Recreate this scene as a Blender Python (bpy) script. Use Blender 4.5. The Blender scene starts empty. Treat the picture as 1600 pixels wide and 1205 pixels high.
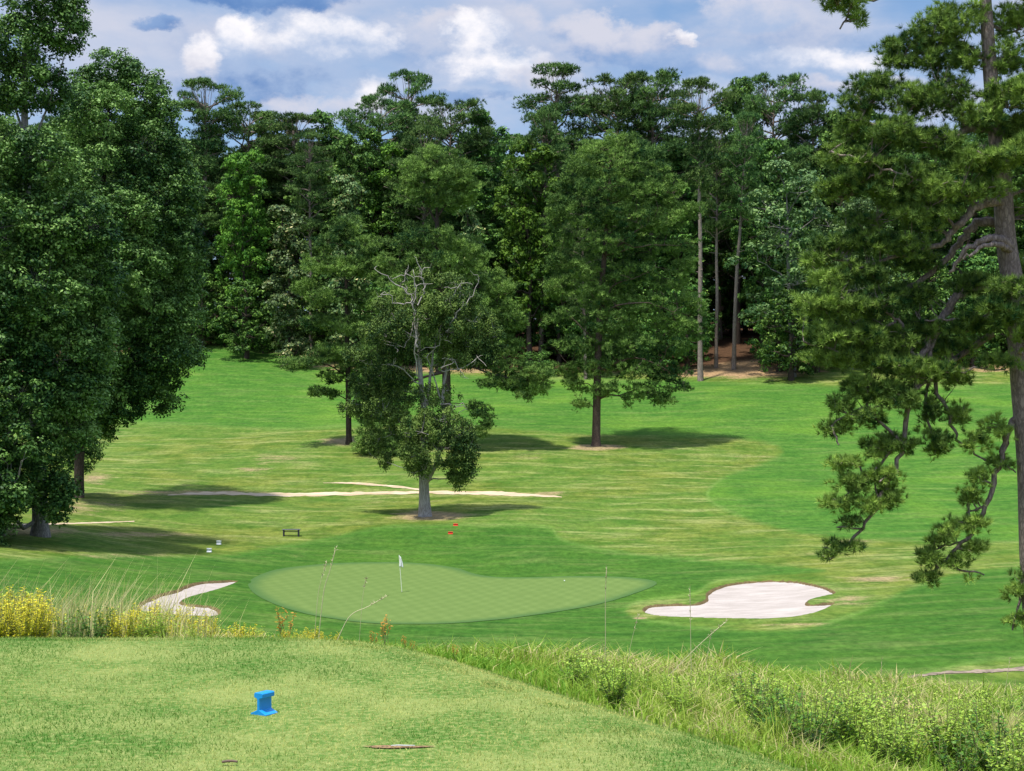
import bpy, math, random
import numpy as np
from mathutils import Vector
from mathutils.geometry import delaunay_2d_cdt

C = bpy.context.scene.collection
sc = bpy.context.scene
F = 2400.0; HOR = 650.0; CX = 800.0
rng = np.random.default_rng(7)
R = math.radians

# ------------------------------------------------------------------ helpers
def unit(a):
    return a / np.maximum(np.linalg.norm(a, axis=-1, keepdims=True), 1e-9)

def hash2(ix, iy, s):
    h = (ix.astype(np.int64) * 374761393 + iy.astype(np.int64) * 668265263 + s * 1442695041) & 0x7fffffff
    h = ((h ^ (h >> 13)) * 1274126177) & 0x7fffffff
    return ((h ^ (h >> 16)) & 0xffff) / 65535.0

def vnoise(x, y, s=0):
    x = np.asarray(x, float); y = np.asarray(y, float)
    ix = np.floor(x); iy = np.floor(y); fx = x - ix; fy = y - iy
    fx = fx * fx * (3 - 2 * fx); fy = fy * fy * (3 - 2 * fy)
    a = hash2(ix, iy, s); b = hash2(ix + 1, iy, s); c = hash2(ix, iy + 1, s); d = hash2(ix + 1, iy + 1, s)
    return (a * (1 - fx) + b * fx) * (1 - fy) + (c * (1 - fx) + d * fx) * fy

def fbm(x, y, s=0, o=4):
    t = 0; a = 0.5; n = 0
    for k in range(o):
        t = t + a * vnoise(x * 2 ** k, y * 2 ** k, s + k * 17); n += a; a *= 0.5
    return t / n

def sstep(a, b, x):
    t = np.clip((x - a) / (b - a), 0, 1)
    return t * t * (3 - 2 * t)

def make_mesh(name, V, Fc, mat=None, parent=None, tint=None, smooth=False, attrs=None, loc=None):
    """Fc: one (n,k) array or a list of such arrays"""
    if not isinstance(Fc, list): Fc = [Fc]
    Fc = [f for f in Fc if len(f)]
    me = bpy.data.meshes.new(name)
    V = np.asarray(V, np.float32)
    if loc is not None: V = V - np.asarray(loc, np.float32)
    me.vertices.add(len(V)); me.vertices.foreach_set('co', V.ravel())
    li = np.concatenate([f.ravel() for f in Fc]).astype(np.int32)
    tot = np.concatenate([np.full(len(f), f.shape[1], np.int32) for f in Fc])
    st = np.concatenate([[0], np.cumsum(tot)[:-1]]).astype(np.int32)
    me.loops.add(len(li)); me.loops.foreach_set('vertex_index', li)
    me.polygons.add(len(tot)); me.polygons.foreach_set('loop_start', st); me.polygons.foreach_set('loop_total', tot)
    if smooth: me.polygons.foreach_set('use_smooth', np.ones(len(tot), bool))
    if tint is not None:
        a = me.attributes.new('tint', 'FLOAT', 'POINT'); a.data.foreach_set('value', np.asarray(tint, np.float32))
    for k, v in (attrs or {}).items():
        a = me.attributes.new(k, 'FLOAT', 'POINT'); a.data.foreach_set('value', np.asarray(v, np.float32))
    me.update(calc_edges=True)
    o = bpy.data.objects.new(name, me); C.objects.link(o)
    if mat: me.materials.append(mat)
    if parent is not None: o.parent = parent
    if loc is not None and parent is None: o.location = loc
    return o

def tag(o, label=None, cat=None, group=None, kind=None):
    if label: o['label'] = label
    if cat: o['category'] = cat
    if group: o['group'] = group
    if kind: o['kind'] = kind
    return o

def thing(name, loc, label, cat, group=None, rz=0):
    o = bpy.data.objects.new(name, None); C.objects.link(o)
    o.empty_display_size = 0.2
    o.location = loc; o.rotation_euler = (0, 0, rz)
    return tag(o, label, cat, group)

def dup(root, loc, rz, s, label, group=None, cat=None):
    r = root.copy(); C.objects.link(r); r.location = loc; r.rotation_euler = (0, 0, rz); r.scale = s
    r['label'] = label
    if group: r['group'] = group
    elif 'group' in r: del r['group']
    if cat: r['category'] = cat
    for ch in KIDS[root.name]:
        c = ch.copy(); C.objects.link(c); c.parent = r
    return r
KIDS = {}

# ------------------------------------------------------------------ node helper
def new_mat(name):
    m = bpy.data.materials.new(name); m.use_nodes = True
    nt = m.node_tree; nt.nodes.clear()
    return m, nt

class N:
    def __init__(s, nt): s.nt = nt
    def node(s, t, **kw):
        n = s.nt.nodes.new(t)
        ins = kw.pop('ins', {})
        for k, v in kw.items(): setattr(n, k, v)
        for k, v in ins.items():
            if isinstance(v, bpy.types.NodeSocket): s.nt.links.new(v, n.inputs[k])
            else: n.inputs[k].default_value = v
        return n
    def math(s, op, a, b=0.0, c=0.0, clamp=False):
        n = s.nt.nodes.new('ShaderNodeMath'); n.operation = op; n.use_clamp = clamp
        for i, v in enumerate((a, b, c)):
            if isinstance(v, bpy.types.NodeSocket): s.nt.links.new(v, n.inputs[i])
            else: n.inputs[i].default_value = v
        return n.outputs[0]
    def mix(s, f, a, b, mode='MIX'):
        n = s.nt.nodes.new('ShaderNodeMix'); n.data_type = 'RGBA'; n.blend_type = mode
        for k, v in ((0, f), (6, a), (7, b)):
            if isinstance(v, bpy.types.NodeSocket): s.nt.links.new(v, n.inputs[k])
            else: n.inputs[k].default_value = (tuple(v) + (1,))[:4] if isinstance(v, (tuple, list)) else v
        return n.outputs[2]
    def ramp(s, f, lo, hi):
        n = s.nt.nodes.new('ShaderNodeMapRange'); n.interpolation_type = 'SMOOTHSTEP'
        s.nt.links.new(f, n.inputs[0]) if isinstance(f, bpy.types.NodeSocket) else None
        n.inputs[1].default_value = lo; n.inputs[2].default_value = hi
        return n.outputs[0]
    def noise(s, vec, scale, detail=3, rough=0.55, out=0, dist=0):
        n = s.nt.nodes.new('ShaderNodeTexNoise')
        if vec is not None: s.nt.links.new(vec, n.inputs['Vector'])
        n.inputs['Scale'].default_value = scale; n.inputs['Detail'].default_value = detail
        n.inputs['Roughness'].default_value = rough; n.inputs['Distortion'].default_value = dist
        return n.outputs[out]
    def mapping(s, vec, scale=(1, 1, 1), rot=(0, 0, 0), loc=(0, 0, 0)):
        n = s.nt.nodes.new('ShaderNodeMapping'); s.nt.links.new(vec, n.inputs[0])
        n.inputs['Scale'].default_value = scale; n.inputs['Rotation'].default_value = rot; n.inputs['Location'].default_value = loc
        return n.outputs[0]
    def attr(s, name):
        n = s.nt.nodes.new('ShaderNodeAttribute'); n.attribute_name = name
        return n.outputs['Fac']

def foliage_mat(name, dark, light, tip=None, rough=0.5, trans=0.25, spec=0.3, tl=None, far=False):
    m, nt = new_mat(name); n = N(nt)
    t = n.attr('tint')
    col = n.mix(t, dark, light)
    if tip: col = n.mix(n.ramp(t, 0.80, 1.0), col, tip)
    info = nt.nodes.new('ShaderNodeObjectInfo')
    hsv = n.node('ShaderNodeHueSaturation', ins={'Color': col})
    nt.links.new(n.math('MULTIPLY_ADD', info.outputs['Random'], 0.40 if far else 0.0, 0.84 if far else 1.0), hsv.inputs['Value'])
    nt.links.new(n.math('MULTIPLY_ADD', info.outputs['Random'], 0.024 if far else 0.0, 0.488 if far else 0.5), hsv.inputs['Hue'])
    p = n.node('ShaderNodeBsdfPrincipled', ins={'Base Color': hsv.outputs[0], 'Roughness': rough, 'Specular IOR Level': spec})
    tr = n.node('ShaderNodeBsdfTranslucent', ins={'Color': hsv.outputs[0] if tl is None else n.mix(0.5, hsv.outputs[0], tl)})
    mx = n.node('ShaderNodeMixShader', ins={0: trans, 1: p.outputs[0], 2: tr.outputs[0]})
    o = n.node('ShaderNodeOutputMaterial', ins={0: mx.outputs[0]})
    return m

def bark_mat(name, a, b, scale=3.0, stretch=0.25, bump=0.5):
    m, nt = new_mat(name); n = N(nt)
    tc = nt.nodes.new('ShaderNodeTexCoord').outputs['Object']
    v = n.mapping(tc, (scale, scale, scale * stretch))
    wv = nt.nodes.new('ShaderNodeVectorMath'); wv.operation = 'MULTIPLY_ADD'
    nt.links.new(n.noise(v, 4.0, 4, .7, out=1), wv.inputs[0]); wv.inputs[1].default_value = (.35, .35, .35); nt.links.new(v, wv.inputs[2])
    vor = n.node('ShaderNodeTexVoronoi', feature='DISTANCE_TO_EDGE', ins={'Vector': wv.outputs[0], 'Scale': 5.5})
    ns = n.noise(v, 3.0, 5, 0.65)
    crack = n.math('MULTIPLY_ADD', n.ramp(vor.outputs[0], 0.0, 0.22), 0.65, 0.35)
    f = n.math('MULTIPLY', crack, n.math('MULTIPLY_ADD', ns, 1.2, 0.0), clamp=True)
    col = n.mix(f, a, b)
    bp = n.node('ShaderNodeBump', ins={'Strength': bump, 'Distance': 0.05, 'Height': f})
    p = n.node('ShaderNodeBsdfPrincipled', ins={'Base Color': col, 'Roughness': 0.9, 'Normal': bp.outputs[0], 'Specular IOR Level': 0.15})
    n.node('ShaderNodeOutputMaterial', ins={0: p.outputs[0]})
    return m

def plain_mat(name, col, rough=0.6, var=0.15, scale=8.0, metallic=0):
    m, nt = new_mat(name); n = N(nt)
    tc = nt.nodes.new('ShaderNodeTexCoord').outputs['Object']
    f = n.noise(tc, scale, 4, 0.6)
    col2 = tuple(c * (1 - var * 2) for c in col)
    c = n.mix(n.ramp(f, 0.3, 0.7), col2, col)
    bp = n.node('ShaderNodeBump', ins={'Strength': 0.15, 'Distance': 0.004, 'Height': f})
    p = n.node('ShaderNodeBsdfPrincipled', ins={'Base Color': c, 'Roughness': rough, 'Normal': bp.outputs[0], 'Metallic': metallic})
    n.node('ShaderNodeOutputMaterial', ins={0: p.outputs[0]})
    return m

# ------------------------------------------------------------------ terrain height
YS = np.array([58, 66, 75, 85, 95, 105, 113, 125, 137, 150, 165, 180, 195, 205, 215, 230, 260, 320, 600.])
TC = np.array([-500, 0, 300, 800, 1300, 1600, 2100.])
TZ = np.array([
 [-7.0,-6.6,-6.3,-6.0,-5.7,-5.2,-4.8,-4.2,-3.4,-2.0, 0.0, 3.0, 6.5, 9.0,11.2,13.8,17,21,30],
 [-8.5,-8.2,-7.9,-7.4,-6.9,-6.6,-6.2,-5.4,-4.2,-2.7,-0.8, 1.8, 5.4, 8.0,10.4,13,16.5,21,30],
 [-9.6,-9.3,-9.0,-8.8,-8.5,-7.9,-7.1,-6.0,-4.6,-3.0,-1.1, 1.4, 5.0, 7.6, 9.9,12.4,16,21,30],
 [-10.2,-10.1,-10.0,-9.75,-9.45,-8.5,-7.45,-6.2,-4.7,-2.75,-0.8, 1.4, 3.9, 5.8,7.8,10.5,14.5,20,30],
 [-10.0,-9.8,-9.5,-9.1,-8.7,-8.0,-7.3,-6.2,-4.8,-2.9,-0.5, 2.1, 5.0, 7.2, 9.2,11.8,15.5,21,30],
 [-9.8,-9.4,-9.0,-8.6,-8.2,-7.7,-7.0,-5.9,-4.6,-2.7,-0.3, 2.1, 4.9, 7.1, 9.2,11.8,15.5,21,30],
 [-9.4,-8.9,-8.3,-7.8,-7.3,-6.8,-6.2,-5.2,-4.0,-2.2, 0.2, 2.6, 5.6, 7.9, 9.9,12.4,16,21,30]])

def _slopes(xs, v):
    d = np.diff(v, axis=-1) / np.diff(xs)
    m = np.zeros_like(v)
    m[..., 1:-1] = (d[..., 1:] + d[..., :-1]) / 2
    m[..., 0] = d[..., 0]; m[..., -1] = d[..., -1]
    return m
TM = _slopes(YS, TZ)
def _herm(xs, v, m, i, t):
    h = (xs[i + 1] - xs[i])
    t2 = t * t; t3 = t2 * t
    return (2*t3 - 3*t2 + 1) * v[0] + (t3 - 2*t2 + t) * h * m[0] + (-2*t3 + 3*t2) * v[1] + (t3 - t2) * h * m[1]

_E = [((c - CX) / F * (F * 1.6 / (r - HOR)), F * 1.6 / (r - HOR)) for c, r in [(-1400,985),(-600,991),(0,992),(300,992),(420,992),(500,994),(560,997.5),(620,1006),(680,1021),(740,1040),(820,1066),(900,1091),(1000,1121),(1100,1151),(1200,1184),(1262,1207)]]
EDGE = np.array(_E + [(1.75, 5.7), (2.3, 4.2), (2.8, 2.5), (3.2, 0), (3.2, -14), (-14, -14), (-14, 11.5)])

def sd_poly(P, x, y):
    """signed distance, negative inside"""
    x = np.asarray(x, float); y = np.asarray(y, float)
    d = np.full(x.shape, 1e18); ins = np.zeros(x.shape, bool)
    n = len(P)
    for i in range(n):
        ax, ay = P[i]; bx, by = P[(i + 1) % n]
        ex, ey = bx - ax, by - ay
        wx, wy = x - ax, y - ay
        t = np.clip((wx * ex + wy * ey) / (ex * ex + ey * ey + 1e-12), 0, 1)
        d = np.minimum(d, (wx - ex * t) ** 2 + (wy - ey * t) ** 2)
        c = ((ay <= y) & (by > y)) | ((by <= y) & (ay > y))
        with np.errstate(divide='ignore', invalid='ignore'):
            xi = ax + (y - ay) / (by - ay + 1e-30) * ex
        ins ^= c & (x < xi)
    d = np.sqrt(d)
    return np.where(ins, -d, d)

def catmull(P, n=6, closed=True):
    P = np.asarray(P, float); m = len(P); out = []
    for i in range(m if closed else m - 1):
        g = (lambda k: P[k % m]) if closed else (lambda k: P[min(max(k, 0), m - 1)])
        p0, p1, p2, p3 = g(i - 1), g(i), g(i + 1), g(i + 2)
        for k in range(n):
            t = k / n
            out.append(0.5 * ((2 * p1) + (-p0 + p2) * t + (2*p0 - 5*p1 + 4*p2 - p3) * t * t + (-p0 + 3*p1 - 3*p2 + p3) * t ** 3))
    if not closed: out.append(P[-1])
    return np.array(out)

def z_base(x, y):
    x = np.asarray(x, float); y = np.asarray(y, float)
    x, y = np.broadcast_arrays(x, y)
    ys = np.clip(y, 58, 599.9)
    col = CX + F * x / np.maximum(ys, 58)
    cc = np.clip(col, TC[0], TC[-1] - 1e-3)
    i = np.clip(np.searchsorted(YS, ys, side='right') - 1, 0, len(YS) - 2)
    t = (ys - YS[i]) / (YS[i + 1] - YS[i])
    Zc = np.stack([_herm(YS, (TZ[k][i], TZ[k][i + 1]), (TM[k][i], TM[k][i + 1]), i, t) for k in range(len(TC))], -1)
    Mc = _slopes(TC, Zc)
    j = np.clip(np.searchsorted(TC, cc, side='right') - 1, 0, len(TC) - 2)
    u = (cc - TC[j]) / (TC[j + 1] - TC[j])
    tk = lambda A, q: np.take_along_axis(A, q[..., None], -1)[..., 0]
    zv = _herm(TC, (tk(Zc, j), tk(Zc, j + 1)), (tk(Mc, j), tk(Mc, j + 1)), j, u)
    zv = zv + (fbm(x / 14, y / 14, 3, 3) - 0.5) * 0.9 * sstep(98, 120, y) + (fbm(x / 7, y / 7, 5, 2) - 0.5) * 0.16 * sstep(60, 70, y)
    # mound behind the green, shallow hollow to its left
    zv = zv + 0.55 * np.exp(-(((x - 2.2) / 5) ** 2 + ((y - 98.5) / 2.5) ** 2))
    zv = zv + 0.35 * np.exp(-(((x + 3.5) / 8) ** 2 + ((y - 107) / 4) ** 2))
    e = sd_poly(EDGE, x, y)
    zf = np.interp(e, [-0.6, -0.2, 0, .4, 1, 2.5, 6.5, 12.5, 20.5, 30, 42, 60], [-1.6, -1.606, -1.63, -1.74, -1.92, -2.25, -2.95, -3.95, -5.35, -7.9, -9.9, -10.1])
    zf = zf + (fbm(x / 2.2, y / 2.2, 9, 3) - 0.5) * 0.35 * sstep(0.5, 4, e)
    w = sstep(44, 60, y)
    return zf * (1 - w) + zv * w

def inv(col, row, ymin=58.0):
    ys = np.arange(ymin, 240, 0.1)
    xs = (col - CX) / F * ys
    r = HOR - F * z_base(xs, ys) / ys
    k = np.argmax(r <= row)
    return xs[k], ys[k]

def ground_poly(P, n=6, closed=True):
    return np.array([inv(c, r) for c, r in catmull(P, n, closed)])

GREEN = ground_poly([(388,916),(400,902),(440,889),(520,881),(600,879),(660,881),(712,888),(750,899),(800,903),(900,901),(985,903),(1026,911),(1000,925),(930,946),(820,964),(720,974),(640,976),(560,973),(470,958),(410,936)])
BUNK_R = ground_poly([(1004,955),(1012,947),(1040,944),(1085,943),(1102,937),(1104,927),(1125,916),(1165,909),(1205,907),(1250,909),(1290,918),(1306,927),(1285,932),(1264,938),(1266,944),(1300,941),(1302,945),(1275,957),(1230,965),(1170,967),(1080,965),(1025,962)])
BUNK_L = ground_poly([(215,946),(240,932),(275,922),(300,912),(335,908),(372,908),(340,921),(300,932),(284,940),(300,945),(330,947),(345,956),(335,963),(290,962),(250,958),(220,955)])
BUNKS = [BUNK_R, BUNK_L]

def z_ground(x, y):
    z = z_base(x, y)
    for B in BUNKS:
        m = (np.asarray(x) > B[:, 0].min() - 1) & (np.asarray(x) < B[:, 0].max() + 1) & (np.asarray(y) > B[:, 1].min() - 1) & (np.asarray(y) < B[:, 1].max() + 1)
        if np.any(m):
            s = sd_poly(B, x, y)
            z = z + np.where(m, -0.40 * (1 - sstep(-0.40, 0.0, s)) + 0.05 * np.exp(-((s - .35) / .4) ** 2), 0)
    return z

def G(col, y, dz=0.0):
    x = (col - CX) / F * y
    return (float(x), float(y), float(z_ground(np.array([x]), np.array([float(y)]))[0]) + dz)

def P3(col, row, y):
    return np.array([(col - CX) / F * y, y, (HOR - row) * y / F])

# ------------------------------------------------------------------ ground mesh
u = np.concatenate([-np.geomspace(1.6, 0.46, 14), np.arange(-0.42, 0.42, 0.0017), np.geomspace(0.46, 1.6, 14)])
yy = np.concatenate([np.arange(-14, 5, 0.6), np.arange(5, 13, 0.1), np.arange(13, 50, 0.3), np.arange(50, 125, 0.3), np.arange(125, 225, 0.6), np.arange(225, 330, 5), np.arange(330, 1500, 60)])
U, Y = np.meshgrid(u, yy)
X = U * (np.maximum(Y, 0) + 8)
X = np.where(Y < 0, U * 8 * 1.6, X)
Z = z_ground(X.ravel(), Y.ravel()).reshape(X.shape)
nr, nc = X.shape
idx = np.arange(nr * nc).reshape(nr, nc)
Fg = np.stack([idx[:-1, :-1], idx[:-1, 1:], idx[1:, 1:], idx[1:, :-1]], -1).reshape(-1, 4)
xf, yf = X.ravel(), Y.ravel()
yc = np.maximum(yf, 50)
COL = CX + F * xf / yc; ROW = HOR - F * Z.ravel() / yc
FAIR1 = catmull([(-200,640),(60,610),(150,560),(318,541),(430,548),(520,566),(700,584),(860,592),(1080,594),(1320,603),(1600,600),(2000,600),(2000,848),(1600,848),(1420,846),(1280,838),(1170,812),(1105,780),(1125,748),(1195,722),(1222,703),(1175,688),(1080,683),(900,679),(750,668),(600,664),(480,671),(350,668),(200,662),(60,662),(-200,680)], 4)
FAIR2 = catmull([(-100,905),(120,868),(330,868),(480,845),(602,822),(730,819),(852,820),(880,842),(960,860),(1080,872),(1230,884),(1290,892),(1200,900),(1120,910),(1085,930),(1000,942),(985,960),(1100,980),(1230,985),(1330,960),(1480,900),(1700,890),(1700,1010),(1500,1040),(1300,1100),(900,1200),(0,1200),(-200,1100)], 4)
f1 = sd_poly(FAIR1, COL, ROW * 1.0); f2 = sd_poly(FAIR2, COL, ROW)
fair = -np.minimum(f1, f2)           # px, >0 inside the fairway
fair = np.where(yf < 55, 20, fair)
dirt = np.zeros_like(xf)
for c, r, a, b, s in [(932,699,48,6,1.0),(545,690,55,7,.9),(430,716,60,14,.5),(400,735,50,8,.5),(672,806,75,10,.8),(150,748,45,14,.6),(130,790,110,22,.5),(60,830,80,10,.7),
                      (215,835,120,7,.62),(200,868,120,8,.5),(1170,574,130,18,1.1),(1090,583,60,7,1.1),(1540,572,130,12,.8),(700,572,260,14,.8),(470,552,80,8,.5),(850,563,80,9,1.0),
                      (300,770,220,6,.6),(850,772,60,5,.6),(1160,715,70,8,.45),(1110,738,60,8,.35),(830,712,70,8,.4),(1380,905,90,8,.62),(1330,938,50,14,.5),(1250,976,90,5,.5),(1000,966,14,2,1.0),(640,785,180,6,.35),
                      (950,775,110,10,.3),(1000,840,120,12,.3),(1330,845,90,5,.4),(470,868,30,8,.35),(1320,865,200,6,.35),(380,1000,0.1,0.1,0),(1250,540,300,10,.6)]:
    if a < 1: continue
    g = np.exp(-(((COL - c) / a) ** 2 + ((ROW - r) / b) ** 2)) * s
    dirt = np.maximum(dirt, g)
# leaf litter under the wood
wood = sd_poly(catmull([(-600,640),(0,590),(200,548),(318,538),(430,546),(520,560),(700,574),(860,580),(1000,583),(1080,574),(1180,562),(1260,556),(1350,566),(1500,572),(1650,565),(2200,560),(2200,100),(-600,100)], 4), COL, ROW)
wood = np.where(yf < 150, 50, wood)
collar = np.where(yf > 56, -f2, 0)
lip = np.full_like(xf, 5.0)
for B in BUNKS:
    lip = np.minimum(lip, sd_poly(B, xf, yf))
slope_zone = np.where(yf < 56, sd_poly(EDGE, xf, yf), -5)
slope_zone = np.where((yf > 42) & (yf < 56), slope_zone * 0 + (48 - yf), slope_zone)

m, nt = new_mat('grassland'); n = N(nt)
geo = nt.nodes.new('ShaderNodeNewGeometry').outputs['Position']
flat = n.mapping(geo, (1, 1, 0))
big = n.noise(flat, 0.07, 4, 0.6)
mid = n.noise(n.mapping(geo, (1, 1, 0), loc=(31, 7, 0)), 0.35, 4, 0.65)
strk = n.noise(n.mapping(geo, (0.45, 1.0, 0), rot=(0, 0, 0.12)), 0.8, 7, 0.72)
fine = n.noise(flat, 6.0, 4, 0.75)
grain = n.noise(n.mapping(geo, (1, .6, 0), loc=(9, 2, 0)), 2.2, 8, 0.78)
fair_s = n.math('ADD', n.attr('fair'), n.math('MULTIPLY_ADD', strk, 14, -7))
fmask = n.ramp(fair_s, -5, 5)
fcol = n.mix(n.ramp(strk, 0.3, 0.72), (0.031, 0.099, 0.014), (0.070, 0.156, 0.022))
fcol = n.mix(n.ramp(big, 0.45, 0.75), fcol, (0.098, 0.186, 0.022))
fcol = n.mix(n.math('MULTIPLY', n.ramp(n.math('ADD', n.attr('collar'), n.math('MULTIPLY_ADD', strk, 20, -10)), 0, 10), .62), fcol, n.mix(n.ramp(strk, 0.3, 0.75), (0.022, 0.072, 0.010), (0.048, 0.114, 0.016)))
edge_b = n.math('SUBTRACT', 1.0, n.ramp(n.math('ABSOLUTE', n.math('SUBTRACT', fair_s, 2.0)), 0.0, 4.5))
rcol = n.mix(n.ramp(mid, 0.35, 0.65), (0.056, 0.098, 0.012), (0.138, 0.164, 0.030))
rcol = n.mix(n.ramp(strk, 0.52, 0.8), rcol, (0.22, 0.25, 0.075))
rcol = n.mix(n.math('MULTIPLY', n.ramp(big, 0.35, 0.6), 0.5), rcol, (0.05, 0.135, 0.02))
base = n.mix(fmask, rcol, fcol)
base = n.mix(n.math('MULTIPLY', n.math('MULTIPLY', edge_b, n.ramp(big, .4, .6)), 0.25), base, (0.18, 0.24, 0.07))
dry = n.math('MULTIPLY', n.ramp(n.noise(n.mapping(geo, (0.22, 1.0, 0), loc=(3, 50, 0)), 0.55, 6, 0.75), 0.47, 0.68), 0.62)
base = n.mix(n.math('MULTIPLY', dry, n.math('MULTIPLY_ADD', fmask, -.7, 1.0)), base, (0.27, 0.27, 0.10))
dd = n.math('ADD', n.attr('dirt'), n.math('MULTIPLY_ADD', strk, 1.3, -0.72))
dmask = n.ramp(n.math('ADD', dd, n.math('MULTIPLY_ADD', fine, 0.5, -0.25)), 0.25, 0.62)
dmask = n.math('MULTIPLY', dmask, n.ramp(n.attr('dirt'), 0.05, 0.3))
dcol = n.mix(n.ramp(n.attr('wood'), 55, 20), n.mix(fine, (0.15, 0.11, 0.055), (0.40, 0.29, 0.17)), n.mix(fine, (0.17, 0.095, 0.05), (0.48, 0.30, 0.18)))
base = n.mix(n.math('MULTIPLY', dmask, 0.85), base, dcol)
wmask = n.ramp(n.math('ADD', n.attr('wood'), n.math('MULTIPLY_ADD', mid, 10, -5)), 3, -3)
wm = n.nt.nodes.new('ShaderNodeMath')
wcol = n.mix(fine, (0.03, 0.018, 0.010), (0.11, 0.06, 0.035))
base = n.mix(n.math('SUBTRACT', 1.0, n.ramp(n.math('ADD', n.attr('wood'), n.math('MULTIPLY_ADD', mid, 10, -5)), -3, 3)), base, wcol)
lipm = n.math('SUBTRACT', 1.0, n.ramp(n.math('ADD', n.attr('lip'), n.math('MULTIPLY_ADD', fine, 0.2, -0.1)), -0.04, 0.04))
base = n.mix(lipm, base, n.mix(fine, (0.065, 0.050, 0.022), (0.17, 0.12, 0.06)))
sm = n.ramp(n.attr('slope'), 0.1, 0.6)
base = n.mix(sm, base, n.mix(n.ramp(n.noise(flat, 3.0, 4, 0.7), 0.35, 0.65), (0.07, 0.11, 0.015), (0.22, 0.20, 0.06)))
base = n.mix(0.45, base, n.mix(n.math('MULTIPLY_ADD', fine, 1.0, 0.0, clamp=True), (0.35, 0.35, 0.35), (0.95, 0.95, 0.95)), 'OVERLAY')
gr = n.ramp(grain, 0.33, 0.67)
base = n.mix(1.0, base, n.mix(gr, (0.72, 0.74, 0.72), (1.24, 1.22, 1.2)), 'MULTIPLY')
hgt = n.math('ADD', n.math('MULTIPLY', fine, 0.4), n.math('MULTIPLY', grain, 1.2))
bp = n.node('ShaderNodeBump', ins={'Strength': 0.5, 'Distance': 0.12, 'Height': hgt})
p = n.node('ShaderNodeBsdfPrincipled', ins={'Base Color': base, 'Roughness': 0.9, 'Normal': bp.outputs[0], 'Specular IOR Level': 0.04})
n.node('ShaderNodeOutputMaterial', ins={0: p.outputs[0]})
M_GROUND = m
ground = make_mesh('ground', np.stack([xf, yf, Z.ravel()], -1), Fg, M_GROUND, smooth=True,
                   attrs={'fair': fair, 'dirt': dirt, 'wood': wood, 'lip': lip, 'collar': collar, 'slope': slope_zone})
tag(ground, kind='structure')

def sheet(name, poly, dz, mat, step=0.6, zf=None, attrs=None):
    P = poly
    x0, y0 = P.min(0); x1, y1 = P.max(0)
    gx, gy = np.meshgrid(np.arange(x0, x1, step), np.arange(y0, y1, step))
    gx = gx.ravel() + rng.uniform(-.1, .1, gx.size) * step; gy = gy.ravel() + rng.uniform(-.1, .1, gy.size) * step
    k = sd_poly(P, gx, gy) < -0.3 * step
    vs = [Vector(p) for p in P] + [Vector(p) for p in zip(gx[k], gy[k])]
    ed = [(i, (i + 1) % len(P)) for i in range(len(P))]
    V2, _, F2, _, _, _ = delaunay_2d_cdt(vs, ed, [], 1, 1e-4)
    V2 = np.array([tuple(v) for v in V2]); F2 = np.array([list(f) for f in F2 if len(f) == 3])
    a, b, c = V2[F2[:, 0]], V2[F2[:, 1]], V2[F2[:, 2]]
    ar = (b[:, 0] - a[:, 0]) * (c[:, 1] - a[:, 1]) - (b[:, 1] - a[:, 1]) * (c[:, 0] - a[:, 0])
    F2[ar < 0] = F2[ar < 0][:, ::-1]
    z = (zf or z_base)(V2[:, 0], V2[:, 1]) + dz
    V = np.column_stack([V2, z])
    ea = {'edge': sd_poly(P, V2[:, 0], V2[:, 1])}
    return tag(make_mesh(name, V, F2, mat, smooth=True, attrs=ea), kind='structure')

# putting green
m, nt = new_mat('green_turf'); n = N(nt)
geo = nt.nodes.new('ShaderNodeNewGeometry').outputs['Position']; flat = n.mapping(geo, (1, 1, 0))
w = n.node('ShaderNodeTexWave', ins={'Vector': n.mapping(geo, (1, 1, 0), rot=(0, 0, 0.45)), 'Scale': 0.42, 'Distortion': 2.2, 'Detail': 3.0})
ns = n.noise(flat, 0.8, 5, 0.7); fn = n.noise(flat, 9, 3, 0.7)
w2 = n.node('ShaderNodeTexWave', ins={'Vector': n.mapping(geo, (1, 1, 0), rot=(0, 0, -0.38)), 'Scale': 0.36, 'Distortion': 2.2, 'Detail': 3.0})
c = n.mix(n.math('MULTIPLY_ADD', n.math('ADD', w.outputs['Fac'], w2.outputs['Fac']), 0.30, 0.2), (0.092, 0.152, 0.030), (0.142, 0.208, 0.050))
c = n.mix(n.ramp(ns, 0.35, 0.75), c, (0.108, 0.168, 0.036))
c = n.mix(n.ramp(n.math('ADD', n.attr('edge'), n.math('MULTIPLY', ns, .5)), -0.9, 0.35), c, (0.055, 0.120, 0.028))
bp = n.node('ShaderNodeBump', ins={'Strength': 0.3, 'Distance': 0.05, 'Height': n.math('ADD', ns, n.math('MULTIPLY', fn, 0.4))})
p = n.node('ShaderNodeBsdfPrincipled', ins={'Base Color': c, 'Roughness': 0.8, 'Normal': bp.outputs[0], 'Specular IOR Level': 0.15})
n.node('ShaderNodeOutputMaterial', ins={0: p.outputs[0]})
sheet('putting_green', GREEN, 0.02, m, 0.6)

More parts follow.
